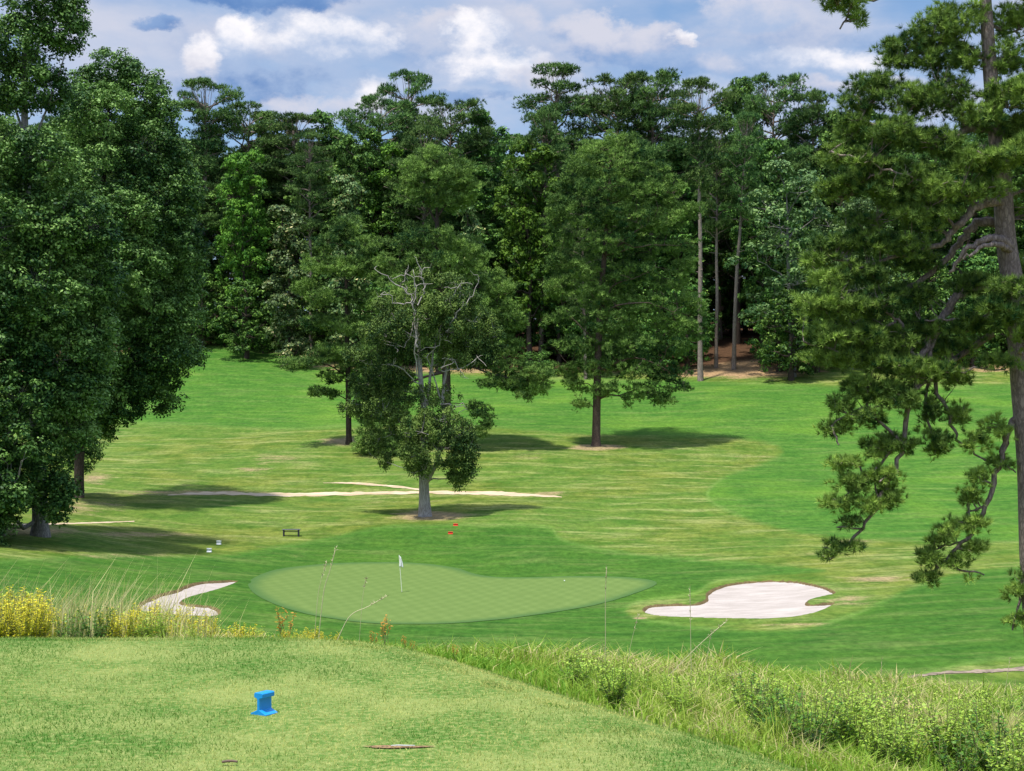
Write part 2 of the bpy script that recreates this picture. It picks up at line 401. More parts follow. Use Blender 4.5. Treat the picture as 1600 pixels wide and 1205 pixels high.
# sand
m, nt = new_mat('bunker_sand'); n = N(nt)
geo = nt.nodes.new('ShaderNodeNewGeometry').outputs['Position']; flat = n.mapping(geo, (1, 1, 0))
a = n.noise(n.mapping(geo, (0.3, 1, 0)), 1.6, 5, 0.7); b = n.noise(flat, 12, 3, 0.7)
c = n.mix(n.ramp(a, 0.35, 0.7), (0.36, 0.315, 0.275), (0.50, 0.445, 0.395))
c = n.mix(n.math('MULTIPLY', b, 0.35), c, (0.30, 0.24, 0.20))
bp = n.node('ShaderNodeBump', ins={'Strength': 0.6, 'Distance': 0.08, 'Height': n.math('ADD', a, n.math('MULTIPLY', b, 0.3))})
p = n.node('ShaderNodeBsdfPrincipled', ins={'Base Color': c, 'Roughness': 0.95, 'Normal': bp.outputs[0], 'Specular IOR Level': 0.1})
n.node('ShaderNodeOutputMaterial', ins={0: p.outputs[0]})
M_SAND = m
for B in BUNKS:
    zf = lambda x, y, B=B: z_base(x, y) - 0.095 - 0.15 * (1 - np.exp(np.minimum(sd_poly(B, x, y), 0) / 1.5)) + 0.06 * (fbm(x / .8, y / .8, 11, 2) - .5)
    sheet('sand_bunker', B, 0, M_SAND, 0.35, zf)

# dirt paths
m, nt = new_mat('dirt_track'); n = N(nt)
geo = nt.nodes.new('ShaderNodeNewGeometry').outputs['Position']; flat = n.mapping(geo, (1, 1, 0))
a = n.noise(n.mapping(geo, (0.3, 1, 0)), 1.2, 5, 0.7); b = n.noise(flat, 8, 3, 0.7)
c = n.mix(n.ramp(a, 0.3, 0.7), (0.40, 0.29, 0.17), (0.62, 0.50, 0.35))
c = n.mix(n.ramp(b, 0.62, 0.75), c, (0.17, 0.18, 0.06))
bp = n.node('ShaderNodeBump', ins={'Strength': 0.5, 'Distance': 0.05, 'Height': b})
p = n.node('ShaderNodeBsdfPrincipled', ins={'Base Color': c, 'Roughness': 0.95, 'Normal': bp.outputs[0], 'Specular IOR Level': 0.1})
n.node('ShaderNodeOutputMaterial', ins={0: p.outputs[0]})
M_DIRT = m
M_DIRT2 = plain_mat('trodden_soil', (0.30, 0.23, 0.16), .95, .3, 2.5)
def ribbon(pts, wids, seed, n=14):
    q = catmull(pts, n, closed=False); w = np.interp(np.linspace(0, 1, len(q)), np.linspace(0, 1, len(wids)), wids)
    r2 = np.random.default_rng(seed)
    tt_ = q[:, 0] / 14.0; up = q[:, 1] - w * (0.12 + 0.7 * fbm(tt_, tt_ * 0, seed, 3)); dn = q[:, 1] + w * (0.12 + 0.7 * fbm(tt_, tt_ * 0 + 9, seed, 3))
    img = np.concatenate([np.column_stack([q[:, 0], up]), np.column_stack([q[:, 0], dn])[::-1]])
    return np.array([inv(c_, r_) for c_, r_ in img])
sheet('dirt_path', ribbon([(262,774),(330,771),(430,773),(540,772),(650,770),(760,771),(830,774),(878,777)], [1.0,5,5,5.5,5,6,5,1.0], 3), 0.015, M_DIRT, 0.5)
sheet('dirt_path', ribbon([(505,755),(560,756),(610,760),(660,766)], [.8,3,3.5,2.5], 4), 0.02, M_DIRT, 0.5)
sheet('dirt_path', ribbon([(1385,1066),(1440,1056),(1500,1051),(1560,1049),(1640,1042),(1740,1036)], [1,4,5,6,7,7], 5), 0.02, M_DIRT2, 0.4)
sheet('dirt_path', ribbon([(-40,822),(20,820),(90,819),(160,817),(210,815)], [3,3,2.5,2,1], 6), 0.015, M_DIRT, 0.5)

# tee
m, nt = new_mat('tee_turf'); n = N(nt)
geo = nt.nodes.new('ShaderNodeNewGeometry').outputs['Position']; flat = n.mapping(geo, (1, 1, 0))
a = n.noise(flat, 1.1, 4, 0.65); b = n.noise(flat, 22, 4, 0.7)
c = n.mix(n.ramp(a, 0.4, 0.62), (0.060, 0.15, 0.020), (0.18, 0.235, 0.06))
c = n.mix(n.ramp(b, 0.4, 0.7), c, (0.26, 0.29, 0.09))
bp = n.node('ShaderNodeBump', ins={'Strength': 0.6, 'Distance': 0.02, 'Height': b})
p = n.node('ShaderNodeBsdfPrincipled', ins={'Base Color': c, 'Roughness': 0.9, 'Normal': bp.outputs[0], 'Specular IOR Level': 0.1})
n.node('ShaderNodeOutputMaterial', ins={0: p.outputs[0]})
tee_poly = catmull(EDGE[:20], 4, closed=False)
tee_poly = np.concatenate([tee_poly, [(3.2, -8)], [(-11, -8)]])
sheet('tee_box', tee_poly, 0.006, m, 0.3, z_base)

# ------------------------------------------------------------------ grass blades
def blades(x, y, z, length, width, lean, seed, seg=1, leanaz=None):
    """thin triangular blades; returns V,F"""
    r = np.random.default_rng(seed); k = len(x)
    az = r.uniform(0, 2 * np.pi, k); wd = np.stack([np.cos(az), np.sin(az), 0 * az], -1)
    la = r.uniform(0, 2 * np.pi, k) if leanaz is None else leanaz
    ln = lean * np.sqrt(r.uniform(0, 1, k))
    dirv = np.stack([np.cos(la) * np.sin(ln), np.sin(la) * np.sin(ln), np.cos(ln)], -1)
    base = np.stack([x, y, z], -1)
    L = length[:, None]; W = width[:, None]
    if seg == 1:
        V = np.stack([base - wd * W / 2, base + wd * W / 2, base + dirv * L], 1).reshape(-1, 3)
        Fc = np.arange(3 * k).reshape(k, 3)
        return V, [Fc]
    mid = base + np.stack([dirv[:, 0] * .35, dirv[:, 1] * .35, dirv[:, 2]], -1) * L * 0.62
    tip = base + dirv * L + np.stack([np.cos(la), np.sin(la), -0.35 + 0 * la], -1) * L * (np.sin(ln)[:, None]) * 0.5
    V = np.stack([base - wd * W / 2, base + wd * W / 2, mid + wd * W * .4, mid - wd * W * .4, tip], 1).reshape(-1, 3)
    b = np.arange(k)[:, None] * 5
    return V, [b + np.array([[0, 1, 2, 3]]), b + np.array([[3, 2, 4]])]

M_TEEGRASS = foliage_mat('tee_grass', (0.075, 0.215, 0.020), (0.54, 0.53, 0.155), None, 0.6, 0.3, 0.2)
k = 330000
y = rng.uniform(6.3, 11.7, k); x = rng.uniform(-1, 1, k) * (0.36 * y + 0.3)
e = sd_poly(EDGE, x, y); kp = e < 0.12; x, y, e = x[kp], y[kp], e[kp]
pat = fbm(x / 0.9, y / 0.9, 21, 4); pat2 = fbm(x / .18, y / .18, 25, 3); pat3 = fbm((x * .75 + y * .66) / .55, (x * .66 - y * .75) / 4.0, 29, 3)
band = np.clip(0.42 + (pat - .5) * 1.9 + (pat2 - .5) * 0.9 + (pat3 - .5) * 1.4, 0, 1)
band = band * sstep(0.0, -0.4, e) if False else band * (1 - 0.25 * sstep(-0.9, -0.1, e))
divot = np.exp(-(((x - -0.545) / .17) ** 2 + ((y - 7.38) / .03) ** 2))
kp = rng.uniform(0, 1, len(x)) > divot * 1.3
x, y, band = x[kp], y[kp], band[kp]
tint = np.clip(band + rng.normal(0, 0.30, len(x)), 0, 1)
ln = rng.uniform(0.012, 0.034, len(x)) * (1.1 - 0.3 * band)
V, Fc = blades(x, y, z_base(x, y), ln, rng.uniform(0.003, 0.007, len(x)), 1.3, 5)
tag(make_mesh('tee_grass', V, Fc, M_TEEGRASS, tint=np.repeat(tint, 3)), 'short cut turf blades over the tee in the foreground', 'grass', kind='stuff')

# ------------------------------------------------------------------ tubes, leaves, needles
def tube(path, rad, sides=6, wob=0, seed=0):
    path = np.asarray(path, float); rad = np.asarray(rad, float)
    n_ = len(path)
    d = unit(np.gradient(path, axis=0))
    ref = np.array([0, 1, 0.]) if abs(d[0][2]) > .7 else np.array([0, 0, 1.])
    a = unit(np.cross(d, ref)); b = np.cross(d, a)
    th = np.linspace(0, 2 * np.pi, sides, endpoint=False)
    rr = rad[:, None] * np.ones(sides)
    if wob:
        r = np.random.default_rng(seed)
        ph = r.uniform(0, 6.28, 3)
        rr = rr * (1 + wob * (np.sin(3 * th + ph[0]) * .5 + np.sin(5 * th + ph[1]) * .5 + np.sin(8 * th + ph[2]) * .3)[None, :] )
    V = path[:, None] + rr[..., None] * (np.cos(th)[None, :, None] * a[:, None] + np.sin(th)[None, :, None] * b[:, None])
    V = V.reshape(-1, 3)
    i = np.arange(n_ - 1)[:, None] * sides; j = np.arange(sides)[None]
    Fq = np.stack([i + j, i + (j + 1) % sides, i + sides + (j + 1) % sides, i + sides + j], -1).reshape(-1, 4)
    return V, Fq

class Buf:
    def __init__(s): s.V = []; s.F = {3: [], 4: []}; s.n = 0; s.T = []
    def add(s, V, Fc, t=0.5):
        if not isinstance(Fc, list): Fc = [Fc]
        for f in Fc:
            if len(f): s.F[f.shape[1]].append(np.asarray(f) + s.n)
        s.V.append(V); s.n += len(V)
        s.T.append(np.broadcast_to(t, (len(V),)) if np.ndim(t) == 0 else t)
    def build(s, name, mat, parent=None, smooth=False, loc=None):
        Fc = [np.concatenate(v) for v in s.F.values() if v]
        return make_mesh(name, np.concatenate(s.V), Fc, mat, parent, tint=np.concatenate(s.T), smooth=smooth, loc=loc)

def leaf_cloud(c, rad, npc, size, seed, up=0.5, droop=0.0, tvar=0.25, ctint=None, aspect=1.8, shell=0.5):
    """quads around clump centres c (N,3), radii (N,3)"""
    r = np.random.default_rng(seed)
    N_ = len(c)
    ct = r.uniform(0.15, 0.75, N_) if ctint is None else ctint
    C_ = np.repeat(c, npc, 0); RD = np.repeat(rad, npc, 0); T = np.repeat(ct, npc)
    k = len(C_)
    d = unit(r.normal(size=(k, 3)))
    d[:, 2] = np.where(r.uniform(size=k) < 0.55, np.abs(d[:, 2]), d[:, 2])
    rr = r.uniform(shell, 1, k)[:, None] ** 0.7
    pos = C_ + d * RD * rr
    nrm = unit(d * 1.0 + np.array([0, 0, up]) + r.normal(size=(k, 3)) * 0.38)
    t1 = unit(np.cross(nrm, r.normal(size=(k, 3))))
    t1[:, 2] -= droop; t1 = unit(t1)
    t2 = unit(np.cross(nrm, t1))
    s = (size * r.uniform(0.6, 1.35, k))[:, None]
    w = s / aspect
    V = np.stack([pos - t1 * s / 2, pos + t2 * w / 2 + t1 * s * .05, pos + t1 * s / 2, pos - t2 * w / 2 + t1 * s * .05], 1).reshape(-1, 3)
    Fc = np.arange(4 * k).reshape(k, 4)
    T = np.clip(T + r.normal(0, tvar, k), 0, 1)
    return V, Fc, np.repeat(T, 4)

def tuft_cloud(c, rad, ntuft, nneed, L, W, seed, ctint=None, spread=1.0, tvar=0.15):
    r = np.random.default_rng(seed); N_ = len(c)
    ct = r.uniform(0.1, 0.75, N_) if ctint is None else ctint
    C_ = np.repeat(c, ntuft, 0); RD = np.repeat(rad, ntuft, 0); T = np.repeat(ct, ntuft) + r.normal(0, tvar, N_ * ntuft)
    k = len(C_)
    d = unit(r.normal(size=(k, 3))); d[:, 2] = np.where(r.uniform(size=k) < 0.6, np.abs(d[:, 2]), d[:, 2])
    pos = C_ + d * RD * (r.uniform(0.25, 1, k) ** 0.6)[:, None]
    ax = unit(d + np.array([0, 0, 0.75]) + r.normal(size=(k, 3)) * .25)
    PO = np.repeat(pos, nneed, 0); AX = np.repeat(ax, nneed, 0); T = np.repeat(T, nneed)
    q = len(PO)
    dv = unit(AX * 0.75 + unit(r.normal(size=(q, 3))) * spread)
    l = (L * r.uniform(0.7, 1.15, q))[:, None]
    sd = unit(np.cross(dv, np.repeat(unit(d * .9 + np.array([0, 0, .6])), nneed, 0) + r.normal(size=(q, 3)) * .3)) * W / 2
    st = PO - AX * L * 0.15 + dv * L * 0.08
    V = np.stack([st - sd, st + sd, PO + dv * l], 1).reshape(-1, 3)
    Fc = np.arange(3 * q).reshape(q, 3)
    T = np.clip(T + r.normal(0, 0.08, q), 0, 1)
    return V, Fc, np.repeat(T, 3), pos

def limb_path(p0, p1, sag=0.0, n_=5, jit=0.05, r=None):
    p0 = np.asarray(p0, float); p1 = np.asarray(p1, float)
    t = np.linspace(0, 1, n_)[:, None]
    L = np.linalg.norm(p1 - p0)
    P = p0 + (p1 - p0) * t
    P[:, 2] += sag * L * np.sin(np.pi * t[:, 0])
    if r is not None: P[1:-1] += r.normal(0, jit * L, (n_ - 2, 3))
    return P

# ------------------------------------------------------------------ materials for trees
PINE = foliage_mat('pine_needles', (0.018, 0.062, 0.018), (0.240, 0.380, 0.080), None, 0.6, 0.10, 0.08)
PINE_NEAR = foliage_mat('near_pine_needles', (0.018, 0.062, 0.016), (0.310, 0.455, 0.080), None, 0.6, 0.10, 0.10)
PINE_FAR = foliage_mat('far_pine_needles', (0.020, 0.064, 0.022), (0.195, 0.315, 0.080), None, 0.6, 0.10, 0.06, far=True)
OAK = foliage_mat('oak_leaves', (0.014, 0.054, 0.013), (0.175, 0.320, 0.062), (0.28, 0.44, 0.12), 0.5, 0.15, 0.15)
BROAD = foliage_mat('broad_leaves', (0.016, 0.060, 0.015), (0.155, 0.290, 0.048), (0.22, 0.38, 0.07), 0.55, 0.16, 0.1, far=True)
BROAD_LIT = foliage_mat('bright_broad_leaves', (0.030, 0.098, 0.014), (0.165, 0.310, 0.034), None, 0.55, 0.22, 0.1, far=True)
MAGN = foliage_mat('magnolia_leaves', (0.022, 0.062, 0.018), (0.21, 0.29, 0.09), (0.52, 0.47, 0.20), 0.45, 0.1, 0.15, far=True)
PALE = foliage_mat('pale_broad_leaves', (0.030, 0.085, 0.030), (0.23, 0.35, 0.11), None, 0.5, 0.12, 0.12, far=True)
CEDAR = foliage_mat('cedar_foliage', (0.018, 0.052, 0.014), (0.190, 0.275, 0.058), None, 0.6, 0.1, 0.08)
BARK_PINE = bark_mat('pine_bark', (0.05, 0.032, 0.026), (0.24, 0.165, 0.13), 2.2, 0.35)
BARK_NEAR = bark_mat('scaly_pine_bark', (0.10, 0.075, 0.065), (0.42, 0.33, 0.28), 2.2, 0.35)
BARK_FAR = bark_mat('weathered_pine_bark', (0.13, 0.10, 0.085), (0.42, 0.33, 0.27), 1.2, 0.3)
BARK_GREY = bark_mat('grey_bark', (0.10, 0.09, 0.085), (0.42, 0.39, 0.36), 2.5, 0.12, 0.9)
BARK_CEDAR = bark_mat('cedar_bark', (0.14, 0.12, 0.105), (0.75, 0.70, 0.65), 3.5, 0.06, 0.9)
BARK_DARK = bark_mat('dark_bark', (0.03, 0.022, 0.018), (0.12, 0.09, 0.07), 2.0, 0.25)
DEAD = bark_mat('bare_dead_wood', (0.25, 0.22, 0.19), (0.55, 0.50, 0.45), 3, 0.2)

# ------------------------------------------------------------------ trees shaped on lobes
def lobe_tree(name, label, cat, col, y, trunk, tr, lobes, crown_mat, bark, kind, ncl, seed, limbs=(), dead=(), tb=0.0, depth=0.75, cr=(0.55, 0.55, .35),
              npc=30, size=.3, nneed=8, L=.3, W=.05, twigs=True, twig_r=0.03, group=None, shell=0.5, sides=12, wob=0.05, droop=0.0, lsag=0.08, twr=0.5, dscale=1.0):
    """trunk: [(col,row,dy)], tr radii (m); lobes: (col,row,rx,ry,dy) photographed outline at the tree's own distance"""
    r = np.random.default_rng(seed)
    base = np.array(G(col, y))
    root = thing(name, base, label, cat, group)
    pp = F / y
    tk = catmull([P3(c, rw, y + 0) + np.array([0, dy, 0]) for c, rw, dy in trunk], 5, closed=False)
    tk[0, 2] = base[2] - 0.3
    rad = np.interp(np.linspace(0, 1, len(tk)), np.linspace(0, 1, len(tr)), tr)
    rad[0] *= 1.35
    wb = Buf()
    wb.add(*tube(tk, rad, sides, wob, seed))
    nodes = [tk[2:]]; nrad = [rad[2:]]
    for lb in limbs:     # (path [(c,r,dy)...], r0, r1)
        q = catmull([P3(c, rw, y) + np.array([0, dy, 0]) for c, rw, dy in lb[0]], 5, closed=False)
        q[1:-1] += r.normal(0, 0.03, (len(q) - 2, 3))
        rr = np.linspace(lb[1], lb[2], len(q))
        wb.add(*tube(q, rr, 7, 0.08, seed + 3)); nodes.append(q[1:]); nrad.append(rr[1:])
    lob = np.array([(c, rw, a, b, dy) for c, rw, a, b, dy in lobes], float)
    if y < 50: lob[lob[:, 1] > 620, 2:4] *= .84
    wts = (lob[:, 2] * lob[:, 3]) ** .82; wts = wts / wts.sum()
    li = r.choice(len(lob), ncl, p=wts)
    d = unit(r.normal(size=(ncl, 3))); rr = r.uniform(0.05, 1, ncl) ** (.28 if kind == 'leaf' else .4)
    Lb = lob[li]
    rx = Lb[:, 2] / pp; rz = Lb[:, 3] / pp; ry = np.maximum(rx, rz) * depth * 1.2
    cen = np.stack([(Lb[:, 0] - CX) / F * y, y + Lb[:, 4], (HOR - Lb[:, 1]) * y / F], -1)
    # limbs: one into each lobe
    for k_ in range(len(lob)):
        cc_ = np.array([(lob[k_, 0] - CX) / F * y, y + lob[k_, 4], (HOR - lob[k_, 1]) * y / F])
        al = np.concatenate(nodes); ar = np.concatenate(nrad)
        dd_ = np.linalg.norm(al - cc_, axis=1) + np.maximum(0, al[:, 2] - cc_[2]) * 1.6 - 0.0
        hz = np.hypot(al[:, 0] - cc_[0], al[:, 1] - cc_[1])
        dd_ = dd_ + np.abs((cc_[2] - al[:, 2]) - 0.25 * hz) * 0.5
        q0 = np.argmin(dd_)
        q = limb_path(al[q0], cc_ + r.normal(0, .2, 3), lsag, 6, 0.035, r)
        r0 = min(ar[q0] * 0.6, 0.03 + 0.014 * np.linalg.norm(q[-1] - q[0]) * 1.3)
        r1 = np.linspace(max(r0, .03), 0.02, 6)
        wb.add(*tube(q, r1, 6)); nodes.append(q[1:]); nrad.append(r1[1:])
    pos = cen + d * np.stack([rx, ry, rz], -1) * rr[:, None]
    # twigs
    if twigs:
        al = np.concatenate(nodes)
        for k_ in range(ncl):
            if r.uniform() > twr: continue
            dd_ = np.linalg.norm(al - pos[k_], axis=1) + np.maximum(0, al[:, 2] - pos[k_, 2]) * 0.7
            q0 = np.argmin(dd_)
            if dd_[q0] < 0.15: continue
            q = limb_path(al[q0], pos[k_], lsag * .7 - droop * .2, 4, 0.05, r)
            wb.add(*tube(q, np.linspace(twig_r, twig_r * .4, 4), 4))
    db = Buf()
    for dq in dead:
        q = catmull([P3(c, rw, y) + np.array([0, dy, 0]) for c, rw, dy in dq[0]], 4, closed=False)
        q[1:] += r.normal(0, 0.10, (len(q) - 1, 3))
        q2 = q
        db.add(*tube(q, np.linspace(dq[1] * dscale, 0.02, len(q)), 6))
        for k_ in range(int(len(q) * .45 * (dscale > 1))):
            i_ = r.integers(3, len(q)); e_ = q[i_] + np.array([r.normal(0, .5), r.normal(-.2, .3), r.normal(.15, .4)])
            db.add(*tube(limb_path(q[i_], e_, .05, 4, .08, r), np.linspace(.03, .012, 4), 4))
    wb.build('trunk', bark, root, smooth=True, loc=base)
    if db.V: db.build('dead_branches', DEAD, root, smooth=True, loc=base)
    crad = np.array(cr)[None] * r.uniform(0.7, 1.3, (ncl, 1))
    # tint by slow spatial noise: real variation between sprays
    ct = np.clip(0.42 + tb + (fbm(pos[:, 0] * .35 + pos[:, 1] * .2, pos[:, 2] * .35, seed, 3) - .5) * 1.3 + r.normal(0, .20, ncl), 0, 0.95)
    fb = Buf()
    if kind == 'pine':
        V, Fc, T, _ = tuft_cloud(pos, crad, npc, nneed, L, W, seed + 1, ct)
    else:
        V, Fc, T = leaf_cloud(pos, crad, npc, size, seed + 1, ctint=ct, shell=shell, droop=droop)
    fb.add(V, Fc, T)
    fb.build('crown', crown_mat, root, loc=base)
    return root

# ---- big oaks at the left
oakA = lobe_tree('oak_tree', 'huge dark green oak at the left edge with grey trunk and low hanging leaves', 'oak tree', 62, 93,
    [(63,828,0),(62,770,0),(58,690,0),(52,560,0),(45,400,0),(40,250,0),(38,100,0),(45,10,0)], [.52,.44,.40,.36,.3,.24,.16,.08],
    [(5,848,40,30,-6),(32,838,26,22,-6),(-5,820,40,40,-6),(28,860,14,12,-6),(60,760,40,30,-6),(30,790,34,30,-6),(15,800,46,42,-4),(-30,800,40,60,-2),(108,790,24,22,-3),(120,760,22,22,-3),(50,765,48,24,-4),(20,750,50,30,-5),(90,735,42,26,-3),(0,700,60,50,-3),(60,690,70,40,-5),(120,680,40,30,-2),
     (60,620,80,50,-4),(130,620,50,40,-2),(20,560,80,60,-4),(110,560,60,60,-3),(20,470,70,60,-4),(90,470,70,60,-4),(150,520,40,40,-1),(-40,560,70,80,0),(-50,400,70,90,0),(150,440,50,50,-1), (150,360,50,50,-2), (160,560,30,40,-1),
     (30,370,80,60,-4),(100,370,60,60,-3),(20,260,70,60,-3),(85,270,60,50,-3),(-20,130,60,60,0),(60,140,50,40,0),(30,70,60,45,0),(95,50,40,35,0),(117,22,22,28,0),(70,0,60,35,0),(60,400,80,90,4),(60,600,80,90,4)],
    OAK, BARK_GREY, 'leaf', 5200, 11, limbs=[([(60,720,0),(90,660,-1),(130,620,-1),(150,590,0)], .16, .05), ([(52,600,0),(90,520,-2),(140,450,-2)], .15, .05), ([(58,700,0),(20,640,-2),(-30,600,-2)], .15, .05),
      ([(40,260,0),(70,180,0),(100,90,0)], .10, .03), ([(40,220,0),(10,120,0),(0,40,0)], .09, .03)],
    cr=(.58, .58, .42), npc=50, size=.22, depth=.9, shell=.3, twr=.12)
oakB = lobe_tree('oak_tree', 'rounded green oak behind the huge left oak, its domed top below the clouds', 'oak tree', 122, 116,
    [(124,790,0),(124,720,0),(130,600,0),(145,450,0),(160,300,0),(170,170,0)], [.42,.36,.33,.28,.2,.1],
    [(175,115,45,35,0),(140,140,40,35,0),(215,140,45,40,0),(250,180,30,40,0),(170,190,70,50,-2),(120,200,40,40,0),(230,240,60,50,-1),(275,240,25,45,0),(170,290,80,60,-2),(260,320,50,60,-1),(230,400,70,60,-1),(290,400,32,60,0),
     (280,480,40,50,0),(220,480,70,60,0),(290,555,28,30,0),(250,560,50,50,0),(200,590,60,40,2),(290,300,25,40,0),(260,625,25,25,0),(110,700,40,40,2),(180,400,80,90,4),(150,640,50,34,-2),(195,635,40,30,-2),(235,600,34,30,-2),(160,540,80,50,-3),(185,600,50,40,-2),(265,560,45,35,-2),(250,500,60,45,-2),(200,430,80,55,-4),(165,670,24,18,-1),(150,350,60,60,-4),(210,350,60,50,-4)],
    OAK, BARK_DARK, 'leaf', 4800, 12, limbs=[([(124,700,0),(150,650,-1),(200,600,-1),(240,570,-1)], .15, .05), ([(140,520,0),(190,420,-1),(240,360,-1)], .14, .05), ([(155,380,0),(200,280,0),(225,180,0)], .12, .04), ([(165,250,0),(150,190,0),(140,140,0)], .09, .03)],
    cr=(.58, .58, .42), npc=50, size=.22, depth=.9, shell=.3, twr=.12)

# ---- three pines and the cedar in the middle
lobe_tree('pine_tree', 'slender dark pine left of the cedar, thin trunk and one long low limb reaching left', 'pine tree', 545, 150,
    [(545,693,0),(544,620,0),(543,560,0),(541,470,0),(540,400,0),(540,345,0)], [.30,.26,.24,.18,.12,.05],
    [(540,355,28,18,0),(515,380,30,16,0),(565,385,32,16,0),(500,415,34,16,-1),(545,420,36,18,-1),(585,425,32,18,0),(480,450,26,14,0),(520,465,40,16,-1),(575,470,38,18,0),(500,505,30,12,0),(550,510,40,16,-1),(590,530,30,18,0),
     (530,550,40,14,0),(500,563,24,8,-1),(465,570,24,9,-2),(560,575,34,14,0),(520,590,24,10,0),(495,612,14,7,-1),(520,615,16,7,0),(570,610,30,16,0),(600,600,26,18,0)],
    PINE, BARK_DARK, 'pine', 1050, 21, tb=.05, limbs=[([(544,590,0),(515,572,-1),(470,568,-2),(442,574,-2)], .08, .03), ([(544,625,0),(520,615,0),(492,620,-1)], .06, .02)],
    cr=(.50, .50, .28), npc=12, nneed=8, L=.32, W=.06, depth=1.1, twr=.2)
lobe_tree('pine_tree', 'spreading pine right behind the cedar, its light green rounded top rising in the middle', 'pine tree', 697, 147,
    [(698,690,0),(698,640,0),(697,560,0),(692,470,0),(684,400,0),(683,335,0)], [.46,.42,.38,.32,.24,.16],
    [(683,250,42,20,0),(655,268,36,18,0),(715,270,36,20,0),(690,285,50,20,-1),(640,292,26,14,0),(730,298,26,16,0),(655,310,40,12,0),(700,318,40,12,0),(680,375,50,18,-1),(635,380,30,14,0),(715,385,45,18,0),(740,400,30,16,0),
     (620,410,38,18,0),(675,415,50,18,-2),(740,430,45,20,0),(780,450,30,18,0),(640,450,50,20,-1),(770,480,40,22,0),(720,470,40,24,1),(800,500,26,20,0),(610,475,36,18,0),(760,520,40,22,0),(640,520,50,26,0),(790,540,30,16,0),
     (740,560,36,20,0),(590,550,40,26,0),(800,575,30,14,0),(838,585,26,12,-1),(845,605,18,14,-1),(780,595,36,16,0),(815,600,30,15,0),(600,590,42,26,-1),(575,625,28,30,-1),(610,640,36,32,-1),(590,680,32,26,-2),(620,705,24,20,-2),(570,690,18,18,-2),
     (612,728,10,10,-2),(760,655,12,18,-1),(745,640,14,12,-1),(750,676,14,9,-1),(820,620,18,8,-1)],
    PINE, BARK_DARK, 'pine', 2200, 22, tb=.14, limbs=[([(684,350,0),(665,320,0),(650,295,0)], .12, .04), ([(683,340,0),(700,315,0),(722,295,0)], .12, .04), ([(683,340,0),(684,300,0),(683,260,0)], .12, .04),
      ([(697,560,0),(740,575,-1),(790,590,-1),(840,595,-1)], .12, .03), ([(697,580,0),(640,600,-1),(600,650,-2),(590,690,-2)], .14, .03), ([(697,630,0),(730,632,-1),(755,645,-1)], .05, .02),
      ([(692,470,0),(740,450,0),(780,455,0)], .12, .03), ([(690,450,0),(650,430,0),(620,412,0)], .12, .03)],
    cr=(.50, .50, .30), npc=12, nneed=8, L=.32, W=.06, depth=1.0, twr=.2)
lobe_tree('pine_tree', 'full crowned pine on the fairway right of centre with a clear straight trunk', 'pine tree', 932, 150,
    [(931,697,0),(932,640,0),(934,560,0),(938,480,0),(944,400,0),(950,320,0),(955,235,0)], [.43,.38,.35,.30,.22,.15,.06],
    [(965,222,38,14,0),(935,235,40,18,0),(985,245,42,20,-1),(910,262,34,20,0),(955,265,50,22,-2),(1020,275,34,22,0),(890,290,24,18,0),(940,300,50,24,-2),(1000,305,46,24,-1),(1048,300,26,26,0),(880,325,30,18,-1),(1060,330,26,20,0),
     (920,340,44,22,-2),(980,345,48,22,-2),(1035,350,36,20,-1),(862,345,16,12,0),(1085,330,16,14,0),(880,375,28,14,0),(950,385,46,20,-2),(1020,390,40,18,0),(1068,385,26,16,0),(870,410,24,16,0),(1075,420,24,16,0),(910,420,34,18,-1),
     (985,430,50,18,-1),(1045,440,36,20,0),(875,450,28,20,0),(930,465,40,20,-1),(1070,470,24,18,0),(1010,480,46,20,-1),(880,495,30,18,0),(950,505,44,20,-1),(1050,505,36,18,0),(1090,480,12,14,0),(900,540,34,18,0),(985,545,50,20,-1),(1050,540,36,20,0),
     (1090,520,12,16,0),(930,575,40,18,0),(1000,580,48,18,-1),(1045,585,36,16,0),(895,600,20,12,0),(940,608,34,14,0),(1010,612,40,14,-1),(1062,602,18,14,-1),(905,630,14,12,-1),(975,628,12,10,-1),(1035,625,20,10,-1),(890,580,16,14,0),(960,440,60,40,3),(980,350,60,50,3),(970,540,60,40,3)],
    PINE, BARK_PINE, 'pine', 2700, 23, tb=.10, limbs=[([(940,500,0),(960,480,-2),(1010,478,-3),(1050,490,-2)], .11, .03), ([(940,490,0),(955,450,-1),(985,440,-3)], .10, .03), ([(945,400,0),(985,370,-2),(1020,345,-2)], .12, .03),
      ([(944,400,0),(1000,390,-3),(1060,385,-1)], .08, .03), ([(936,540,0),(900,505,-1),(880,480,0)], .09, .03), ([(934,580,0),(990,560,-2),(1040,580,-2)], .10, .03)],
    cr=(.50, .50, .30), npc=12, nneed=8, L=.32, W=.06, depth=1.0, twr=.2)
